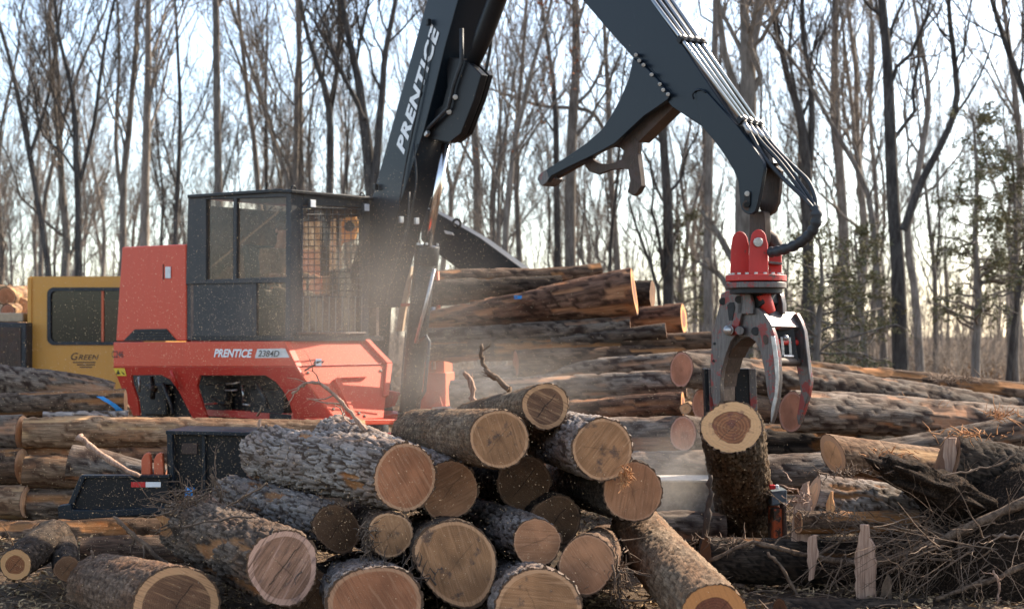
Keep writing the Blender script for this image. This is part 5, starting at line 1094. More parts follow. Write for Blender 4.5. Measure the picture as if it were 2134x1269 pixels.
# left tine: near cheek plate with its teardrop opening, and the broad curved inner plate
CK = [(1502, 612), (1514, 606), (1543, 606), (1550, 622), (1548, 646), (1540, 676), (1532, 700), (1523, 712), (1513, 738), (1504, 770), (1500, 800), (1502, 834), (1494, 850), (1487, 846), (1482, 812), (1480, 760), (1483, 696), (1492, 664), (1498, 640)]
mb = MB(); mb.prism([gp(x, y, -.02) for x, y in CK], GN * .06); lt = mb.build('left_tine', M['tine'], gr, .008)
mb = MB(); mb.prism([gp(x, y, -.026) for x, y in ((1515, 636), (1521, 630), (1529, 630), (1531, 640), (1526, 668), (1519, 668))], GN * .02); mb.build('tine_opening', M['dark_in'], lt)
IN = [(1573, 703), (1556, 703), (1544, 708), (1530, 722), (1517, 746), (1508, 778), (1504, 806), (1503, 836)]
IO = [(1573, 690), (1552, 690), (1536, 698), (1520, 714), (1506, 742), (1497, 776), (1492, 806), (1492, 848)]
mb = MB()
for k in range(len(IN) - 1):
    a, b, c, d = IN[k], IN[k + 1], IO[k + 1], IO[k]; mb.prism([gp(*q, .03) for q in (a, b, c, d)], GN * (.30 - .016 * k))
mb.build('tine_web', M['rust'], lt, 0)
mb = MB(); mb.prism([gp(x, y, .28) for x, y in CK[6:14] + [(1478, 800), (1481, 740), (1500, 700)]], GN * .04); mb.build('far_cheek', M['tine'], lt, .006)
for x, y in ((1506, 628), (1539, 624)):
    mb = MB(); mb.cyl(gp(x, y, -.035), gp(x, y, 0), .036, sides=14); mb.build('bushing', M['dark_in'], lt, .004)
for x, y in ((1489, 716), (1487, 752)):
    mb = MB(); mb.cyl(gp(x, y, -.03), gp(x, y, -.01), .014, sides=10); mb.build('bolt', M['dark_in'], lt)
mb = MB(); mb.cyl(gp(1518, 688, -.09), gp(1518, 688, 0), .05, sides=14); mb.ball(gp(1517, 688, -.09), .048, n=6); mb.build('tine_pin', M['steel'], lt, .006)
mb = MB(); mb.cyl(gp(1541, 689, -.05), gp(1541, 689, 0), .045, sides=14); mb.build('bushing', M['tine'], lt, .008)
# right tine: two curved plates joined by a top plate and cross tubes
TN = [(1548, 656), (1558, 646), (1570, 641), (1580, 642), (1590, 651), (1604, 672), (1614, 700), (1622, 742), (1624, 790), (1620, 835), (1612, 868), (1606, 884), (1605, 866), (1608, 846), (1600, 826), (1596, 800), (1592, 768), (1584, 734), (1574, 712), (1560, 702), (1540, 703), (1536, 690)]
mb = MB(); mb.prism([gp(x, y, 0.02) for x, y in TN], GN * .055); rt = mb.build('right_tine', M['tine'], gr, .008)
mb = MB(); mb.prism([gp(x, y, .47) for x, y in [(x - 70 + 70, y) for x, y in ((1640, 662), (1659, 652), (1668, 668), (1676, 690), (1682, 740), (1686, 776), (1689, 794), (1684, 826), (1674, 858), (1663, 886), (1660, 868), (1665, 840), (1668, 815), (1664, 786), (1658, 756), (1652, 720), (1644, 690))]], GN * .055); mb.build('tine_plate', M['tine'], rt, .008)
a, b, c, d = gp(1583, 645, .02), gp(1609, 680, .02), gp(1674, 682, .52), gp(1657, 650, .52)
mb = MB(); nrm = unit(np.cross(b - a, d - a)); nrm = nrm if nrm[2] > 0 else -nrm; mb.prism([a, b, c, d], -nrm * .05); mb.build('top_plate', M['tine'], rt, .008)
mb = MB(); mb.prism([P(x, y, 13.62) for x, y in ((1606, 682), (1654, 684), (1664, 752), (1618, 752))], np.array((0, .12, 0))); mb.build('tine_inner_shade', M['dark_in'], rt)  # near-black plate added for the shade inside the tine opening
mb = MB(); mb.tube([P(1618, 754, 13.42), P(1666, 754, 13.72)], .042, 12); mb.build('cross_tube', M['rust'], rt, .006)
for x in (1626, 1642):
    mb = MB(); mb.prism([P(x + q, y, 13.5 + (x - 1626) * .006) for q, y in ((0, 702), (6, 703), (9, 742), (3, 742))], np.array((.02, .10, 0))); mb.build('inner_link', M['steel'], rt, .005)
mb = MB(); mb.tube([P(1631, 742, 13.5), P(1652, 743, 13.6)], .018, 8); mb.build('link_pin', M['steel'], rt, .004)
mb = MB(); mb.ball(P(1637, 704, 13.52), .032, .032, .03, 7); mb.build('grease_cap', M['steel'], rt, 0, True)
mb = MB(); mb.tube([P(1616, 712, 13.5), P(1660, 714, 13.72)], .03, 10); mb.build('cross_tube', M['grapple_red'], rt, .006)
mb = MB(); mb.prism([gp(x, y, .015) for x, y in ((1590, 699), (1596, 697), (1600, 704), (1600, 716), (1594, 719), (1590, 712))], GN * .02); mb.build('tine_boss', M['rust'], rt, .004)
mb = MB(); mb.prism([gp(x, y, .012) for x, y in ((1606, 700), (1614, 700), (1621, 745), (1623, 790), (1619, 832), (1612, 864), (1606, 882), (1607, 850), (1614, 822), (1616, 786), (1612, 744))], GN * .012); mb.build('lit_edge_strip', M['steel'], rt, .003)  # bright strip paints the sunlit outer edge of the tine plate

# ------------------------------------------------------------------ black steel chute lying behind the rear pile
def pl(pts, d, ext, name, mat, par=None, bev=.01, origin=None):
    mb = MB(); mb.prism([P(x, y, d) for x, y in pts], ext); return mb.build(name, M[mat] if isinstance(mat, str) else mat, par, bev, origin=origin)
ch = pl([(880, 430), (905, 440), (1000, 495), (1092, 562), (966, 569), (900, 520), (876, 500)], 21.5, np.array((.15, .5, 0)), 'steel_boom', 'black', None, .02, origin=P(980, 560, 21.5))
tag(ch, 'pointed black steel beam sticking out over the rear log pile, beside the boom', 'steel beam')
pl([(925, 480), (941, 484), (944, 490), (928, 487)], 21.4, np.array((.02, .1, 0)), 'lug_plate', 'steel', ch, .004)
mb = MB(); a = np.linspace(0, 2 * math.pi, 15); mb.tube([P(952 + 8 * math.cos(k), 466 + 9 * math.sin(k), 21.5) for k in a], .02, 8); mb.build('lifting_eye', M['black'], ch, 0, True)

# ------------------------------------------------------------------ yellow machine house with a window, and its radiator
d = 22.5
yh = thing('machine_house', P(160, 700, 23.0) * np.array((1, 1, 0)), 'yellow machine house with a dark rounded window, standing left of the loader', 'machine house')
dv = np.array((.35, 2.1, 0))
sl_ = lambda x, y: P(x, y, d)
def rrect(x0, y0, x1, y1, r, n=5):
    o = []
    for cx_, cy_, a0 in ((x1 - r, y0 + r, -90), (x1 - r, y1 - r, 0), (x0 + r, y1 - r, 90), (x0 + r, y0 + r, 180)):
        for k in range(n): a = math.radians(a0 + 90 * k / (n - 1)); o.append((cx_ + r * math.cos(a), cy_ + r * math.sin(a)))
    return o
inner = rrect(98, 599, 300, 719, 14); outer = []
ox0, oy0, ox1, oy1 = 62, 576, 345, 812
for x, y in inner:
    cx_, cy_ = (98 + 300) / 2, (599 + 719) / 2; dx, dy = x - cx_, y - cy_
    k = min(((ox1 - cx_) if dx > 0 else (ox0 - cx_)) / dx if abs(dx) > 1e-6 else 99, ((oy1 - cy_) if dy > 0 else (oy0 - cy_)) / dy if abs(dy) > 1e-6 else 99); outer.append((cx_ + dx * k, cy_ + dy * k))
mb = MB()
oo = []
for i, (x, y) in enumerate(outer): oo.append((x, y))
for c_ in ((ox0, oy0), (ox1, oy0), (ox0, oy1), (ox1, oy1)):
    j = min(range(len(oo)), key=lambda q: math.hypot(oo[q][0] - c_[0], oo[q][1] - c_[1])); oo[j] = c_
mb.ring([sl_(*q) for q in oo], [sl_(*q) for q in inner], np.array((0, .05, 0))); wl = mb.build('front_wall', M['yellow'], yh, .0)
fo = rrect(101, 602, 297, 716, 13)
mb = MB(); mb.ring([P(x, y, d - .02) for x, y in inner], [P(x, y, d - .02) for x, y in rrect(105, 606, 293, 712, 11)], np.array((0, .06, 0))); wf = mb.build('window_frame', M['rubber'], wl, 0)
mb = MB(); mb.add([P(x, y, d + .03) for x, y in inner], [list(range(len(inner)))]); mb.build('pane', M['glass_dark'], wf)
pl([(211, 603), (216, 603), (216, 715), (211, 715)], d + .0, np.array((0, .05, 0)), 'window_bar', 'orange', wf, .004)
mb = MB()
mb.prism([P(62, 576, d) + (0, .05, 0), P(345, 576, d) + (0, .05, 0), P(345, 576, d) + (0, 2.1, 0), P(62, 576, d) + (0, 2.1, 0)], np.array((0, 0, -.06))); mb.build('roof', M['yellow'], yh, .012)
mb = MB(); mb.box(P(62, 694, d) + (.03, 1.08, 0), .06, 2.06, 236 / F * d - .14, None); mb.box(P(345, 694, d) + (-.03, 1.08, 0), .06, 2.06, 236 / F * d - .14, None); mb.build('side_wall', M['yellow'], yh, .008)
mb = MB(); mb.box(P(203, 694, d) + (0, 2.07, 0), 283 / F * d - .14, .06, 236 / F * d - .14, None); mb.build('rear_wall', M['dark_in'], yh)
for x0, x1, mt in ((112, 150, 'dark_in'), (165, 178, 'rust'), (190, 204, 'dark_in'), (224, 262, 'tan')):
    mb = MB(); mb.box(P((x0 + x1) / 2, 670, d + .8), (x1 - x0) / F * d, .4, .7, None); mb.build('machinery', M[mt], yh, .02)
mb = MB(); mb.box(P(203, 830, d) + (0, 1.0, 0), 2.3, 2.2, .16, None); mb.build('skid', M['dark_in'], yh, .01)
for x in (110, 300):
    mb = MB(); p = P(x, 836, d); mb.box(np.array((p[0], d + 1.0, p[2] / 2)), .25, 1.8, max(.1, p[2]), None); mb.build('support_leg', M['dark_in'], yh)
lw = lambda x0, x1: (x1 - x0) / F * d
lettering('G', P(148, 750, d - .004), (1, 0, 0), UP, 15 / F * d, lw(148, 163), M['ink'], wl, .3, .0)
lettering('REEN', P(163.5, 749.5, d - .004), (1, 0, 0), UP, 10.5 / F * d, lw(163.5, 206), M['ink'], wl, .3, .0)
for y, x0, x1 in ((755, 152, 199), (760, 160, 198), (765, 166, 192)):
    mb = MB(); mb.prism([P(a, b, d - .006) for a, b in ((x0, y - 1), (x1, y - 1), (x1, y + 1), (x0, y + 1))], np.array((0, .004, 0))); mb.build('small_print', M['ink'], wl)
pl([(57, 578), (65, 578), (65, 770), (57, 770)], d - .03, np.array((0, .06, 0)), 'corner_post', 'yellow', yh, .006)
rd = thing('radiator', P(10, 800, 22.2) * np.array((1, 1, 0)), 'black radiator box in front of the distant log ends at the left edge', 'radiator')
pl([(-70, 672), (54, 672), (54, 800), (-70, 800)], 22.2, np.array((0, .5, 0)), 'housing', 'rubber', rd, .02)
pl([(-62, 682), (43, 682), (43, 792), (-62, 792)], 22.18, np.array((0, .02, 0)), 'core', 'rust', rd, 0)
pl([(-60, 650), (6, 652), (48, 652), (48, 671), (-66, 671)], 22.5, np.array((0, .5, 0)), 'hood', 'tan', rd, .02)
mb = MB(); p = P(-8, 800, 22.2); mb.box(np.array((p[0], 22.45, p[2] / 2)), .7, .4, p[2], None); mb.build('stand', M['dark_in'], rd)

# ------------------------------------------------------------------ black slasher saw frame with its trough at the left
d = 13.3
sf = thing('slasher_frame', P(380, 1080, d) * np.array((1, 1, 0)), 'black steel slasher frame with a long trough and red reflective tape', 'slasher')
hs = pl([(347, 906), (360, 898), (548, 908), (548, 1130), (347, 1120)], d + .12, np.array((.05, .55, 0)), 'saw_housing', 'black', sf, .015)
pl([(345, 897), (548, 901), (548, 909), (345, 905)], d + .02, np.array((.05, .7, 0)), 'top_plate', 'blue_black', sf, .006)
pl([(347, 905), (358, 905), (366, 1060), (354, 1060)], d, np.array((0, .12, 0)), 'upright', 'blue_black', sf, .008)
pl([(420, 905), (427, 905), (429, 1030), (423, 1030)], d + .06, np.array((0, .08, 0)), 'upright', 'blue_black', sf, .006)
pl([(378, 923), (411, 923), (411, 946), (378, 946)], d + .09, np.array((0, .04, 0)), 'name_plate', 'rust', hs, .004)
mb = MB(); mb.tube([P(396, 1015, d + .05), P(390, 1075, d + .02)], .045, 12); cyl_ = mb.build('hydraulic_ram', M['blue'], sf, .006, True)
tp_ = [(172, 993), (350, 993), (354, 1078), (235, 1078), (141, 1063)]
tro = pl(tp_, d - .1, np.array((0, .03, 0)), 'trough', 'black', sf, .006)
pl([(168, 990), (352, 990), (352, 996), (172, 996)], d - .13, np.array((0, .10, 0)), 'trough_rim', 'blue_black', tro, .006)
pl([(120, 1054), (148, 1050), (150, 1062), (230, 1062), (345, 1056), (345, 1070), (230, 1078), (150, 1084), (121, 1080)], d - .18, np.array((0, .16, 0)), 'trough_lip', 'blue_black', tro, .01)
pl([(166, 993), (178, 993), (150, 1058), (138, 1058)], d - .14, np.array((0, .08, 0)), 'trough_end', 'blue_black', tro, .006)
pl([(176, 998), (350, 998), (352, 1070), (150, 1062)], d + .45, np.array((0, .03, 0)), 'trough_back', 'black', tro, .006)
pl([(273, 1004), (303, 1004), (303, 1015), (273, 1015)], d - .112, np.array((0, .008, 0)), 'reflector', 'tape_red', tro)
pl([(303.3, 1004), (335, 1004), (335, 1015), (303.3, 1015)], d - .112, np.array((0, .008, 0)), 'reflector', 'white', tro)
for x in (294, 320):
    pl([(x, 995), (x, 958), (x + 5, 948), (x + 11, 943), (x + 17, 944), (x + 19, 962), (x + 20, 995)], d - .02, np.array((0, .09, 0)), 'bumper', 'orange', sf, .012)
for x in (370, 520):
    mb = MB(); p = P(x, 1110, d + .4); mb.box(np.array((p[0], p[1], p[2] / 2)), .14, .3, p[2] + .1, None); mb.build('leg', M['dark_in'], sf)

# ------------------------------------------------------------------ grey steel table with a bright edge behind the front pile, and the orange machine beside the upright log
tb = thing('saw_table', P(1420, 1120, 13.0) * np.array((1, 1, 0)), 'dusty grey steel table edge seen left of the upright log', 'saw table')
pl([(1335, 1004), (1530, 1004), (1530, 1130), (1335, 1130)], 13.9, np.array((0, .05, 0)), 'apron', mat_flat('dusty_grey_steel', (0.30, 0.25, 0.195), .9, 0, .4), tb, .006)
pl([(1330, 1000), (1532, 1000), (1532, 1004), (1330, 1004)], 13.80, np.array((0, .5, 0)), 'table_top', mat_flat('worn_table_edge', (0.42, 0.37, 0.31), .6, 0, .3), tb, .004)
M['worn_orange'] = mat_steel('worn_orange_steel', (0.46, 0.085, 0.02), (0.10, 0.075, 0.055), 0.45, 0.6, 0.7)
om = thing('debarker', P(1636, 1120, 13.0) * np.array((1, 1, 0)), 'orange and blue steel machine frame showing right of the upright log', 'machine')
pl([(1612, 1060), (1632, 1060), (1634, 1130), (1612, 1130)], 13.1, np.array((0, .3, 0)), 'side_panel', 'worn_orange', om, .01)
pl([(1633, 1050), (1639, 1050), (1641, 1130), (1635, 1130)], 13.0, np.array((0, .2, 0)), 'corner_post', 'rust', om, .004)
pl([(1608, 1024), (1640, 1020), (1640, 1050), (1608, 1054)], 13.15, np.array((0, .3, 0)), 'upper_panel', mat_flat('faded_blue_steel', (0.10, 0.12, 0.13), .7, 0, .4), om, .01)
pl([(1604, 1010), (1616, 1010), (1616, 1020), (1604, 1020)], 13.05, np.array((0, .04, 0)), 'reflector', 'tape_red', om)
pl([(1616.3, 1010), (1624, 1010), (1624, 1020), (1616.3, 1020)], 13.05, np.array((0, .04, 0)), 'reflector', 'white', om)
mb = MB(); p = P(1626, 1130, 13.15); mb.box(np.array((p[0], p[1] + .1, p[2] / 2)), .2, .3, p[2] + .02, None); mb.build('leg', M['dark_in'], om)
# slasher stakes behind the upright log (two dark steel uprights under the grapple)
for i, (x0, x1, lab) in enumerate(((1467, 1480, 'thin dark steel stake just left of the upright log top'), (1530, 1564, 'broad dark steel stake between the grapple tines'))):
    s_ = thing('steel_stake', P((x0 + x1) / 2, 1100, 14.3) * np.array((1, 1, 0)), lab, 'stake')
    p = P(x0, 768, 14.3); q = P(x1, 768, 14.3)
    mb = MB(); mb.prism([p, q, q + (.06, 0, -p[2]), p + (.06, 0, -p[2])], np.array((0, .14, 0))); mb.build('post', M['black'], s_, .01)
    mb = MB(); mb.prism([q + (-.02, -.03, 0), q + (.05, -.03, 0), q + (.11, -.03, -p[2]), q + (.04, -.03, -p[2])], np.array((0, .03, 0))); mb.build('edge_flange', M['tine'], s_, .005)

sk_ = thing('skidder', P(690, 800, 21.8) * np.array((1, 1, 0)), 'red and yellow skidder glimpsed through the cab front guard', 'skidder')
pl([(560, 520), (665, 520), (668, 600), (668, 720), (560, 720)], 21.6, np.array((0, .8, 0)), 'hood', 'red_dark', sk_, .02)
pl([(668, 560), (770, 560), (770, 720), (668, 720)], 21.9, np.array((0, .6, 0)), 'frame', 'dark_in', sk_, .02)
pl([(684, 515), (700, 480), (716, 455), (740, 448), (748, 470), (738, 498), (712, 505), (700, 530)], 21.7, np.array((0, .2, 0)), 'lift_arm', 'yellow', sk_, .02)
mb = MB(); mb.cyl(P(728, 472, 21.66), P(728, 472, 21.72), .08, sides=16); mb.build('arm_pin', M['dark_in'], sk_, .006)
for x in (600, 735):
    mb = MB(); p = P(x, 800, 21.9); k = np.linspace(-.2, .2, 5); mb.tube([np.array((p[0], 22.0 + q, .55)) for q in k], [.45, .54, .55, .54, .45], 22); mb.build('wheel', M['rubber'], sk_, 0, True)
# ------------------------------------------------------------------ the operator in the cab
def skin_body(name, verts, edges, radii, mat, parent, root=0, sub=2, origin=None):
    me = bpy.data.meshes.new(name); me.from_pydata([tuple(np.asarray(v) - origin) for v in verts], edges, []); o = bpy.data.objects.new(name, me); COL.objects.link(o)
    m = o.modifiers.new('skin', 'SKIN'); m.use_smooth_shade = True
    sk = me.skin_vertices[0].data
    for i, r in enumerate(radii): sk[i].radius = (r, r) if np.isscalar(r) else r; sk[i].use_root = (i == root)
    s = o.modifiers.new('subdivision', 'SUBSURF'); s.levels = sub; s.render_levels = sub
    me.materials.append(mat); o.parent = parent; return o
def operator():
    """seated facing the cab's front, leaning forward, hands on the joysticks"""
    c0 = LP(1.0, .52, 0); fw = -SD; lf = -FD * -1.0           # fw: forward, lf: to his left
    def q(f, l, u): return c0 + fw * f + lf * l + UP * u
    per = thing('person', c0 + UP * .05, 'operator in a brown jacket and cap, seated behind the dusty cab glass', 'person')
    og = ORG[per.name]
    V, E, R_ = [], [], []
    def v(p, r): V.append(p); R_.append(r); return len(V) - 1
    def ch(i, pts):
        for p, r in pts: j = v(p, r); E.append((i, j)); i = j
        return i
    pel = v(q(0, 0, .62), .145); ab = ch(pel, [(q(.03, 0, .80), .145)]); chs = ch(ab, [(q(.10, 0, 1.02), .155)]); nk0 = ch(chs, [(q(.15, 0, 1.19), .085)])
    nk = ch(nk0, [(q(.175, 0, 1.27), .056)]); hd = ch(nk, [(q(.20, 0, 1.36), .085), (q(.215, 0, 1.43), .095), (q(.205, 0, 1.50), .075)])
    HANDS = []
    for s in (-1, 1):
        sh = ch(chs, [(q(.13, .19 * s, 1.13), .068)]); el = ch(sh, [(q(.17, .27 * s, .86), .050)]); wr = ch(el, [(q(.40, .33 * s, .82), .031)])
        pm = ch(wr, [(q(.47, .335 * s, .83), .033)]); HANDS.append((wr, pm, s))
        for k, (df, L_) in enumerate(((-.030, .030), (-.010, .036), (.010, .034), (.029, .027))):
            b = q(.50, (.335 + .0) * s + df, .835); ch(pm, [(b, .0105), (b + fw * L_ + UP * -.006, .0095), (b + fw * (L_ + .012) - UP * .034, .0085)])
        ch(pm, [(q(.485, (.335 - .040) * s, .845), .011), (q(.515, (.335 - .040) * s, .83), .009)])
        hp = ch(pel, [(q(.04, .10 * s, .60), .105)]); kn_ = ch(hp, [(q(.44, .14 * s, .60), .068)]); an = ch(kn_, [(q(.50, .15 * s, .18), .042)]); ch(an, [(q(.50, .15 * s, .12), .04), (q(.62, .16 * s, .10), .036)])
    body_ = skin_body('body', V, E, R_, M['skin'], per, 0, 2, og)
    # jacket over the torso and arms
    V, E, R_ = [], [], []
    a = v(q(0, 0, .60), .165); b = ch(a, [(q(.03, 0, .80), .165), (q(.10, 0, 1.02), .178), (q(.15, 0, 1.175), .105), (q(.165, 0, 1.215), .078)]); cst = 2
    for s in (-1, 1): ch(2, [(q(.13, .20 * s, 1.12), .086), (q(.17, .275 * s, .86), .068), (q(.30, .305 * s, .835), .056), (q(.385, .328 * s, .822), .048)])
    skin_body('jacket', V, E, R_, M['brown_cloth'], per, 0, 2, og)
    V, E, R_ = [], [], []
    a = v(q(0, 0, .60), .16)
    for s in (-1, 1): ch(0, [(q(.05, .10 * s, .60), .118), (q(.44, .14 * s, .605), .082), (q(.49, .148 * s, .38), .066), (q(.50, .15 * s, .19), .058)])
    skin_body('trousers', V, E, R_, M['jean'], per, 0, 2, og)
    for s in (-1, 1):
        V, E, R_ = [], [], []
        v(q(.495, .15 * s, .24), .055); ch(0, [(q(.50, .15 * s, .13), .055), (q(.58, .157 * s, .10), .047), (q(.66, .162 * s, .095), .040)]); skin_body('boot', V, E, R_, M['boot'], per, 0, 2, og)
    mb = MB(); mb.ball(q(.205, 0, 1.475), .108, .108, .095, 9); cp = mb.build('cap', M['cap'], per, 0, True)
    mb = MB(); mb.prism([q(.28, -.075, 1.475), q(.40, -.05, 1.455), q(.415, 0, 1.455), q(.40, .05, 1.455), q(.28, .075, 1.475)], UP * .012); mb.build('peak', M['cap'], cp, .004)
    mb = MB(); mb.ball(q(.165, 0, 1.42), .098, .098, .09, 8); mb.build('hair', M['hair'], per, 0, True)
    mb = MB(); mb.ball(q(.312, 0, 1.405), .018, .018, .026, 6); nose = mb.build('nose', M['skin'], per, 0, True)
    for s in (-1, 1):
        mb = MB(); mb.ball(q(.288, .034 * s, 1.432), .012, n=6); mb.build('eye', M['hair'], per, 0, True)
        mb = MB(); mb.ball(q(.20, .098 * s, 1.415), .02, .02, .034, 6); mb.build('ear', M['skin'], per, 0, True)
    mb = MB(); mb.tube([q(.29, -.024, 1.358), q(.30, 0, 1.355), q(.29, .024, 1.358)], .007, 6); mb.build('mouth', M['tape_red'], per, 0, True)
operator()

# ------------------------------------------------------------------ sticks, splinters, boards
def grain_(name, c1, c2):
    t = NT(name); n = t.noise(t.map(t.obj(), (14, 14, 14)), 2.0, 6, 0.7); t.bump(n, 0.8, 0.01)
    return t.done(t.mix(t.ss(n, 0.35, 0.65), c1, c2), 0.9, 0, 0.1)
M['stick'] = mat_flat('weathered_stick', (0.15, 0.095, 0.06), 0.9, 0, 0.4)
M['stick_bark'] = grain_('brown_branch_bark', (0.055, 0.036, 0.024), (0.165, 0.11, 0.074))
M['stick_dark'] = mat_flat('dark_stick', (0.075, 0.05, 0.034), 0.9, 0, 0.4)
def grain(name, c1, c2):
    t = NT(name); n = t.noise(t.map(t.obj(), (70, 70, 3)), 1.0, 6, 0.7); t.bump(n, 0.5, 0.006)
    return t.done(t.mix(t.ss(n, 0.3, 0.7), c1, c2), 0.85, 0, 0.2)
M['split_pale'] = grain('pale_split_board', (0.20, 0.112, 0.075), (0.47, 0.31, 0.22)); M['split_orange'] = grain('orange_splinter', (0.30, 0.12, 0.05), (0.55, 0.28, 0.12))
def stick(label, pts, d, w0, w1, mat='stick', twigs=0, seed=1, dd=0.0, group='loose sticks lying on the logs', wob=.006, name='stick', cat='stick', side_len=.35):
    R = np.random.RandomState(seed); k = max(8, 4 * len(pts))
    W_ = [P(x, y, d + dd * i / (len(pts) - 1)) for i, (x, y) in enumerate(pts)]
    p, r = smooth_path(W_, np.linspace(w0, w1, len(W_)) * .5 * d / F, k); p[1:] += R.randn(k - 1, 3) * wob
    r = r * (1 + .18 * R.randn(k)); r = np.maximum(r, .002)
    org = p[0].copy(); mb = MB(); mb.tube(p, r, 7); o = mb.build(name, M[mat], None, 0, True, origin=org); tag(o, label, cat, group)
    if twigs:
        L_ = np.linalg.norm(np.diff(p, axis=0), axis=1).sum()
        b, rb, Lb = offspring(R, p[None], r[None], twigs, .12, L_ * side_len, (22, 60), 5, .5, .0028, .05, .3)
        c, rc, _ = offspring(R, b, rb, 3, .25, Lb * .5, (25, 60), 4, .6, .0018, .03, .3)
        v, qd = join([tubes(b, rb, 5), tubes(c, rc, 4)])
        t = tag(bpy.data.objects.new('twigs', fast_mesh('twigs', v - org, qd, None, M[mat], True)), kind='stuff'); COL.objects.link(t); t.parent = o; ORG[t.name] = org
    return o
stick('long bent branch lying across the dark log and the twig tangle at the right', [(1478, 1168), (1560, 1131), (1620, 1142), (1700, 1160), (1790, 1176), (1860, 1165), (1950, 1130), (2050, 1084), (2160, 1035)], 10.95, 8, 22, 'stick_bark', 6, 1, side_len=.12)
stick('thin straight twig hanging from the long bent branch', [(1600, 1150), (1634, 1190), (1668, 1250)], 10.9, 6, 9, 'stick', 1, 2)
stick('bare stick slanting up to the right edge near the bottom corner', [(1950, 1248), (2050, 1212), (2170, 1165)], 10.6, 11, 14, 'stick_bark', 3, 3, side_len=.2)
stick('short bare stick poking out at the right edge', [(2068, 1114), (2110, 1118), (2170, 1124)], 10.8, 6, 9, 'stick', 2, 4)
stick('curved branch with bare twigs standing in front of the red skirt', [(768, 908), (742, 872), (712, 838), (682, 810), (658, 797), (634, 800), (608, 822)], 12.2, 10, 5, 'split_pale', 7, 5, side_len=.42, wob=.004)
stick('pale barkless stick leaning over the trough', [(163, 908), (185, 928), (225, 958), (292, 992)], 13.0, 17, 8, 'split_pale', 0, 6)
stick('reddish twig rising left of the big rough sawn log', [(236, 1076), (275, 1112), (330, 1160), (395, 1200)], 10.9, 7, 12, 'stick', 5, 7, side_len=.3)
stick('wiry grey twig looping left of the big rough sawn log', [(460, 1075), (452, 1020), (440, 990), (448, 1000), (478, 1060)], 11.4, 5, 4, 'stick', 5, 8, side_len=.5)
stick('thin bare twig fanning over the ground at the lower left', [(190, 1145), (205, 1172), (240, 1195), (310, 1212)], 10.7, 4, 6, 'stick', 6, 9, side_len=.5)
stick('curved pale branch stub standing on the topmost log', [(1062, 812), (1030, 785), (1010, 768), (1004, 742), (1002, 722)], 13.2, 14, 6, 'stick', 4, 10, side_len=.3, wob=.01)
stick('whitish broken stub left of the curved pale one', [(985, 838), (985, 810), (975, 785), (966, 776)], 13.6, 14, 9, 'split_pale', 3, 11, side_len=.3)
stick('dark strip of bark hanging beside the upright log', [(1481, 990), (1478, 1040), (1474, 1090), (1463, 1150)], 12.0, 9, 16, 'stick_dark', 0, 12)
stick('thin twig lying across the big dark log at the right edge', [(1962, 992), (2030, 980), (2090, 962), (2125, 940)], 10.9, 4, 3, 'stick', 3, 13)
stick('upright crooked twig in the bottom right corner', [(2065, 1290), (2082, 1240), (2078, 1205), (2070, 1190)], 10.5, 7, 4, 'split_pale', 3, 14, side_len=.4)
stick('twig lying over the silver barked log with the dark end', [(448, 1070), (500, 1040), (560, 1005)], 10.6, 4, 4, 'stick', 2, 15)
stick('straggling twig resting on the big rough sawn log', [(380, 1098), (440, 1085), (520, 1078), (560, 1090)], 9.9, 4, 3, 'stick_dark', 5, 16, side_len=.3)
stick('pair of thin roots hanging below the lower edge of the pinkish end', [(1285, 1185), (1292, 1220), (1288, 1262)], 9.6, 5, 4, 'stick_dark', 3, 17, side_len=.5)
def board(label, pts, d, th, mat='split_pale', seed=1, name='board', ext=(.03, .06, 0)):
    R = np.random.RandomState(seed); org = P(*pts[0], d)
    fin = []
    for i, (x, y) in enumerate(pts):
        x2, y2 = pts[(i + 1) % len(pts)]; n = max(1, int(math.hypot(x2 - x, y2 - y) / 9))
        for k in range(n): fin.append((x + (x2 - x) * k / n + R.uniform(-2.2, 2.2), y + (y2 - y) * k / n + R.uniform(-3, 3)))
    mb = MB(); mb.prism([P(x, y, d + R.uniform(-.004, .004)) for x, y in fin], unit(ext) * th)
    o = mb.build(name, M[mat], None, 0, origin=org); tag(o, label, 'board', 'split boards and splinters in the right heap'); return o
board('tall pinkish stake standing upright in the right heap', [(1792, 1096), (1808, 1094), (1812, 1120), (1822, 1140), (1824, 1200), (1822, 1290), (1783, 1290), (1782, 1200), (1780, 1160), (1788, 1130)], 10.75, .05, seed=2)
board('jagged splinter hanging over the long dark log', [(1684, 1118), (1702, 1112), (1704, 1160), (1694, 1205), (1686, 1212), (1682, 1170)], 10.85, .03, seed=3)
board('grey split board standing at the torn end of the frayed log', [(1652, 1060), (1662, 1040), (1672, 1010), (1682, 1000), (1688, 1040), (1690, 1128), (1648, 1128)], 11.25, .06, seed=4)
board('thin orange splinter sticking up from the ragged branch log', [(1722, 1050), (1730, 1024), (1736, 1026), (1738, 1060), (1732, 1082), (1724, 1080)], 11.0, .025, 'split_orange', 5)
board('rough weathered board beside the tall pinkish stake', [(1838, 1215), (1850, 1196), (1856, 1210), (1858, 1290), (1830, 1290)], 10.8, .05, 'stick', 6)
board('white sliver of wood on top of the black saw housing', [(537, 872), (541, 872), (545, 905), (534, 905)], 13.2, .02, seed=8)
board('torn pale bark slab at the far end of the rough sawn log', [(372, 1052), (400, 1034), (428, 1028), (448, 1044), (420, 1052), (392, 1072)], 11.3, .03, seed=9)
board('orange splinter at the left of the torn bark slab', [(318, 1074), (345, 1076), (362, 1090), (350, 1094), (330, 1086)], 11.2, .02, 'split_orange', 10)
board('pale split face on the near end of the big dark log at the right edge', [(1968, 910), (1990, 912), (1994, 950), (1988, 988), (1972, 994), (1966, 950)], 11.72, .05, seed=7)
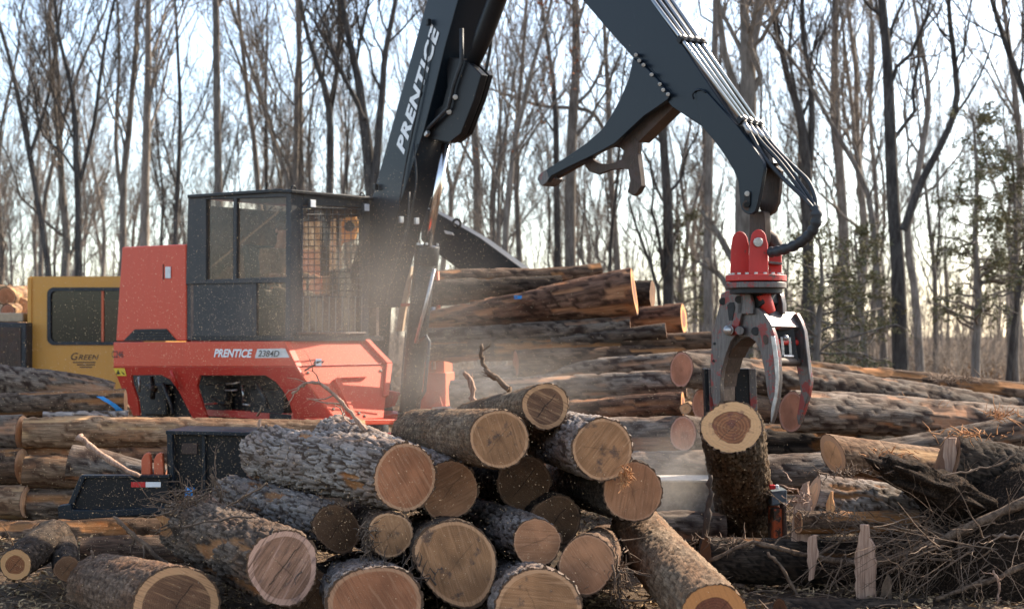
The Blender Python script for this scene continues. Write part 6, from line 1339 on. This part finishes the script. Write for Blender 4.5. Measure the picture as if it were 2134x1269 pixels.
def fibres(label, px, py, d, spread, n, ln, seed, mat='split_orange', down=-.3):
    R = np.random.RandomState(seed); c = P(px, py, d); p = c + R.randn(n, 3) * np.array(spread)
    dr = unit_n(R.randn(n, 3) + (0, -.4, down)); k = 4; s = np.linspace(0, 1, k); L_ = ln * R.uniform(.4, 1.2, (n, 1, 1))
    q = p[:, None] + dr[:, None] * L_ * s[:, None] + np.cumsum(R.randn(n, k, 3), 1) * ln * .08
    v, qd = tubes(q, np.broadcast_to(np.linspace(.006, .0015, k), (n, k)) * R.uniform(.5, 1.5, (n, 1)), 4)
    o = bpy.data.objects.new('bark_shreds', fast_mesh('bark_shreds', v - c, qd, None, M[mat])); COL.objects.link(o); o.location = c; tag(o, label, 'bark shreds', None, 'stuff')
fibres('tuft of torn orange fibres on the two right hand ends', 1303, 990, 9.72, (.02, .01, .035), 70, .065, 1, 'split_orange', -1.2)
fibres('frayed fibres at the torn end of the frayed log', 1662, 1040, 11.3, (.05, .05, .06), 46, .10, 2, 'split_pale', -.3)
fibres('ragged strips under the smallest round end', 772, 1120, 9.85, (.03, .05, .06), 70, .13, 3, 'stick', -.6)
fibres('shaggy bark strips at the far end of the rough sawn log', 390, 1060, 11.2, (.12, .1, .08), 160, .28, 4, 'stick', .1)
fibres('loose straw of bark on the broad brown end below', 800, 1200, 9.4, (.16, .1, .03), 110, .16, 5, 'stick_dark', .1)
fibres('hanging bark strips beside the pinkish end', 1288, 1200, 9.7, (.03, .06, .12), 80, .2, 6, 'stick', -.8)

for i, (x, y, d_, sp_, n_, lab) in enumerate(((1885, 850, 15.5, .25, 90, 'torn orange fibres lying along the thick grey long log'), (1990, 790, 18.6, .2, 70, 'bark shreds standing on the upper long log, right of the black trunk'), (2085, 866, 14.8, .12, 50, 'tuft of splinters where the slanting log meets the right edge'), (1765, 985, 11.3, .16, 80, 'shaggy bark standing up along the frayed log'), (1850, 945, 12.1, .12, 26, 'few short fibres on the short sunlit log'), (1735, 1075, 11.0, .14, 70, 'curled shreds on the ragged branch log'), (2020, 905, 11.5, .16, 50, 'loose fibres along the top of the big dark log'), (1500, 1128, 11.2, .2, 50, 'bark crumbs on the long dark log below the upright one'))):
    fibres(lab, x, y, d_, (sp_, .05, .015), n_, .09 if d_ < 14 else .14, 40 + i, 'split_orange' if i % 2 == 0 else 'stick', .5)

# ------------------------------------------------------------------ brush heap at the right
def mound():
    cx_, cy_, rx, ry, H = 4.55, 11.7, 1.45, .95, 1.02; n, m = 150, 110
    x = np.linspace(cx_ - rx * 1.25, cx_ + rx * 1.8, n); y = np.linspace(cy_ - ry * 1.25, cy_ + ry * 1.25, m); X, Y = np.meshgrid(x, y)
    rr_ = np.clip(1 - ((np.minimum(X - cx_, .55 * rx * 0 + (X - cx_)) / (rx * 1.3)) ** 2 + ((Y - cy_) / (ry * 1.2)) ** 2), 0, 1) ** .6
    p3 = np.stack([X, Y, X * 0], -1); Z = H * rr_ + (fbm(p3 * 3.2, 5) - .5) * .55 * (rr_ > .02) + (fbm(p3 * 14, 3) - .5) * .16 - .12
    v = np.stack([X, Y, Z], -1).reshape(-1, 3); i = np.arange(n * m).reshape(m, n); q = np.stack([i[:-1, :-1], i[:-1, 1:], i[1:, 1:], i[1:, :-1]], -1).reshape(-1, 4)
    t = NT('root_soil'); k = t.noise(t.obj(), 9, 6, .7); k2 = t.noise(t.obj(), 50, 4, .7); t.bump(t.math('ADD', k, k2), .9, .05)
    t.done(t.mix(t.ss(k2, .45, .7), (0.022, 0.014, 0.009), (0.085, 0.052, 0.032)), .95, 0, .1)
    o = bpy.data.objects.new('root_mound', fast_mesh('root_mound', v, q, None, t.m, True)); COL.objects.link(o); tag(o, kind='stuff'); return v
MV = mound()
def clump():
    R = np.random.RandomState(6); c = P(1955, 1022, 11.35); n, m = 60, 40
    th = np.linspace(0, 2 * math.pi, n, endpoint=False); ph = np.linspace(.02, math.pi - .02, m); T_, H_ = np.meshgrid(th, ph)
    d_ = np.stack([np.sin(H_) * np.cos(T_), np.sin(H_) * np.sin(T_), np.cos(H_)], -1)
    r = 1 + (fbm(d_ * 3 + 7, 5) - .5) * 1.1; v = d_ * r[..., None] * np.array((.47, .3, .16)); v[..., 2] -= v[..., 0] * .35
    i = np.arange(n * m).reshape(m, n); j = np.roll(i, -1, 1); q = np.stack([i[:-1], i[1:], j[1:], j[:-1]], -1).reshape(-1, 4)
    o = bpy.data.objects.new('root_clump', fast_mesh('root_clump', v.reshape(-1, 3), q, None, bpy.data.materials['root_soil'], True)); COL.objects.link(o); o.location = c
    tag(o, 'dark clump of roots and soil on top of the twig tangle', 'root clump')
clump()
def tangle():
    R = np.random.RandomState(12); A = []
    for n, ln, cx_, cy_, sp, dirn, seed, r0 in ((115, .6, 1975, 1118, (.32, .25, .07), (-.8, -.3, .02), 1, .0052), (140, .6, 1950, 1150, (.32, .22, .16), (-.6, -.3, -.4), 2, .0045), (110, .5, 2075, 1140, (.32, .25, .12), (.7, -.3, .1), 3, .0045), (115, .5, 2020, 1215, (.5, .25, .2), (-.2, -.4, -.2), 4, .004), (30, .45, 1815, 1112, (.14, .2, .04), (-.9, -.2, .05), 5, .004)):
        c = P(cx_, cy_, 11.15); p0 = c + R.randn(n, 3) * np.array(sp); p0[:, 1] = np.clip(p0[:, 1], 10.7, 12.2)
        d_ = unit_n(np.array(dirn) + R.randn(n, 3) * .45); k = 8; s = np.linspace(0, 1, k); L_ = ln * R.uniform(.35, 1.3, (n, 1, 1)); cv = R.randn(n, 1, 3) * .22
        q = p0[:, None] + d_[:, None] * L_ * s[:, None] + cv * L_ * (s ** 2)[:, None] + np.cumsum(R.randn(n, k, 3), 1) * .008
        r = r0 * R.uniform(.4, 1.7, (n, 1)) * np.linspace(1, .3, k); A.append(tubes(q, r, 5))
        b, rb, _ = offspring(R, q, r, 3, .3, L_[:, 0, 0] * .35, (20, 55), 5, .6, .0014, 0, .3); A.append(tubes(b, rb, 4))
    o = bpy.data.objects.new('twig_tangle', fast_mesh('twig_tangle', *join(A), None, M['stick'], True)); COL.objects.link(o); tag(o, kind='stuff')
tangle()
# ------------------------------------------------------------------ litter on the ground: chips, bark flakes, straw
def litter():
    R = np.random.RandomState(31); n = 26000
    y = 8.3 + 9.5 * R.rand(n) ** 1.2; x = R.uniform(-.40, .42, n) * y; z = gz(x, y) + .012 + .03 * R.rand(n)
    c = np.stack([x, y, z], -1); u = unit_n(R.randn(n, 3) * np.array((1, 1, .35))); L_ = R.uniform(.012, .06, (n, 1)); a = u * L_; b = unit_n(np.cross(u, R.randn(n, 3) * .4 + (0, 0, 1))) * L_ * R.uniform(.12, .5, (n, 1)); nr = unit_n(np.cross(a, b)) * .004
    v = np.stack([c - a, c + b * .8, c + a, c - b, c + nr], 1).reshape(-1, 3); i = np.arange(n)[:, None] * 5
    T = np.concatenate([i + np.array(((0, 1, 4),)), i + np.array(((1, 2, 4),)), i + np.array(((2, 3, 4),)), i + np.array(((3, 0, 4),))])
    t = NT('wood_chip'); k = t.noise(t.obj(), 9, 3, .6)
    t.done(t.mix(t.ss(k, .38, .6), (0.06, 0.038, 0.024), t.mix(t.ss(t.noise(t.obj(), 31, 2), .4, .6), (0.22, 0.13, 0.07), (0.52, 0.36, 0.19))), .85, 0, .15)
    o = bpy.data.objects.new('wood_chips', fast_mesh('wood_chips', v, None, T, t.m)); COL.objects.link(o); tag(o, kind='stuff')
    n = 700; y = 9 + 5 * R.rand(n); x = R.uniform(-.40, .42, n) * y; p = np.stack([x, y, gz(x, y) + .02], -1); k = 5; s = np.linspace(0, 1, k)
    d_ = unit_n(R.randn(n, 3) * np.array((1, 1, .22))); L_ = R.uniform(.08, .5, (n, 1, 1)); q = p[:, None] + d_[:, None] * L_ * s[:, None] + np.array((0, 0, .05)) * (s * (1 - s))[:, None] * 4 * L_ + R.randn(n, 1, 3) * .1 * L_ * (s ** 2)[:, None]
    o = bpy.data.objects.new('fallen_twigs', fast_mesh('fallen_twigs', *tubes(q, np.linspace(.005, .002, k) * R.uniform(.6, 1.8, (n, 1)), 4), None, M['stick'])); COL.objects.link(o); tag(o, kind='stuff')
litter()
# ------------------------------------------------------------------ sawdust in the air
def sawdust():
    R = np.random.RandomState(77); P_ = []
    for n, c, sp in ((13000, (-2.3, 12.5, 1.9), (1.5, 2.0, .8)), (12000, (-1.6, 15.0, 2.2), (.9, 1.2, .8)), (5200, (-.9, 9.2, .9), (1.0, .6, .55)), (3000, (1.4, 13.0, 1.0), (.6, .8, .4)), (4500, (-2.6, 10.5, .9), (.9, .9, .5))):
        P_.append(np.array(c) + R.randn(n, 3) * np.array(sp))
    p = np.concatenate(P_); p = p[(p[:, 1] > 7.5) & (p[:, 2] > .05)]; n = len(p)
    a = unit_n(R.randn(n, 3)); b = unit_n(np.cross(a, R.randn(n, 3))); c = np.cross(a, b); s = (.0009 + .0018 * R.rand(n, 1) ** 3) * np.sqrt(p[:, 1:2] / 10)
    v = np.stack([p + a * s * 1.6, p + b * s - a * s * .5, p - b * s * .6 + c * s - a * s * .5, p - b * s * .6 - c * s - a * s * .5], 1).reshape(-1, 3)
    i = np.arange(n)[:, None] * 4; T = np.concatenate([i + np.array(((0, 1, 2),)), i + np.array(((0, 2, 3),)), i + np.array(((0, 3, 1),)), i + np.array(((1, 3, 2),))])
    o = bpy.data.objects.new('flying_sawdust', fast_mesh('flying_sawdust', v, None, T, mat_flat('sawdust_grain', (0.62, 0.47, 0.31), .9, 0, .1))); COL.objects.link(o); tag(o, kind='stuff')
sawdust()
def dust_cloud():
    A = [(P(770, 640, 16.1), (1.95, 1.1, 1.75), .20), (P(1385, 985, 13.35), (1.0, .5, .62), .75), (P(1010, 800, 15.3), (1.7, .9, .75), .30)]
    for k, (c, r, dens) in enumerate(A):
        mb = MB(); mb.ball((0, 0, 0), *r, 12); m = bpy.data.materials.new('sawdust_cloud'); m.use_nodes = True; t = m.node_tree; t.nodes.remove(t.nodes['Principled BSDF'])
        v = t.nodes.new('ShaderNodeVolumePrincipled'); v.inputs['Color'].default_value = (0.82, 0.76, 0.69, 1); v.inputs['Anisotropy'].default_value = .35
        tc = t.nodes.new('ShaderNodeTexCoord'); mp = t.nodes.new('ShaderNodeMapping'); mp.inputs[3].default_value = tuple(1 / q for q in r); t.links.new(tc.outputs['Object'], mp.inputs[0])
        ln = t.nodes.new('ShaderNodeVectorMath'); ln.operation = 'LENGTH'; t.links.new(mp.outputs[0], ln.inputs[0])
        mr = t.nodes.new('ShaderNodeMapRange'); mr.interpolation_type = 'SMOOTHSTEP'; t.links.new(ln.outputs['Value'], mr.inputs[0]); mr.inputs[1].default_value = 1.0; mr.inputs[2].default_value = .05; mr.inputs[3].default_value = 0; mr.inputs[4].default_value = dens
        nz = t.nodes.new('ShaderNodeTexNoise'); nz.inputs['Scale'].default_value = 1.3; nz.inputs['Detail'].default_value = 3; t.links.new(tc.outputs['Object'], nz.inputs[0])
        m2 = t.nodes.new('ShaderNodeMapRange'); t.links.new(nz.outputs[0], m2.inputs[0]); m2.inputs[1].default_value = .15; m2.inputs[2].default_value = .65
        mu = t.nodes.new('ShaderNodeMath'); mu.operation = 'MULTIPLY'; t.links.new(mr.outputs[0], mu.inputs[0]); t.links.new(m2.outputs[0], mu.inputs[1]); t.links.new(mu.outputs[0], v.inputs['Density'])
        t.links.new(v.outputs[0], t.nodes['Material Output'].inputs['Volume'])
        o = mb.build('dust_cloud', m); o.location = tuple(c); tag(o, kind='stuff')
dust_cloud()
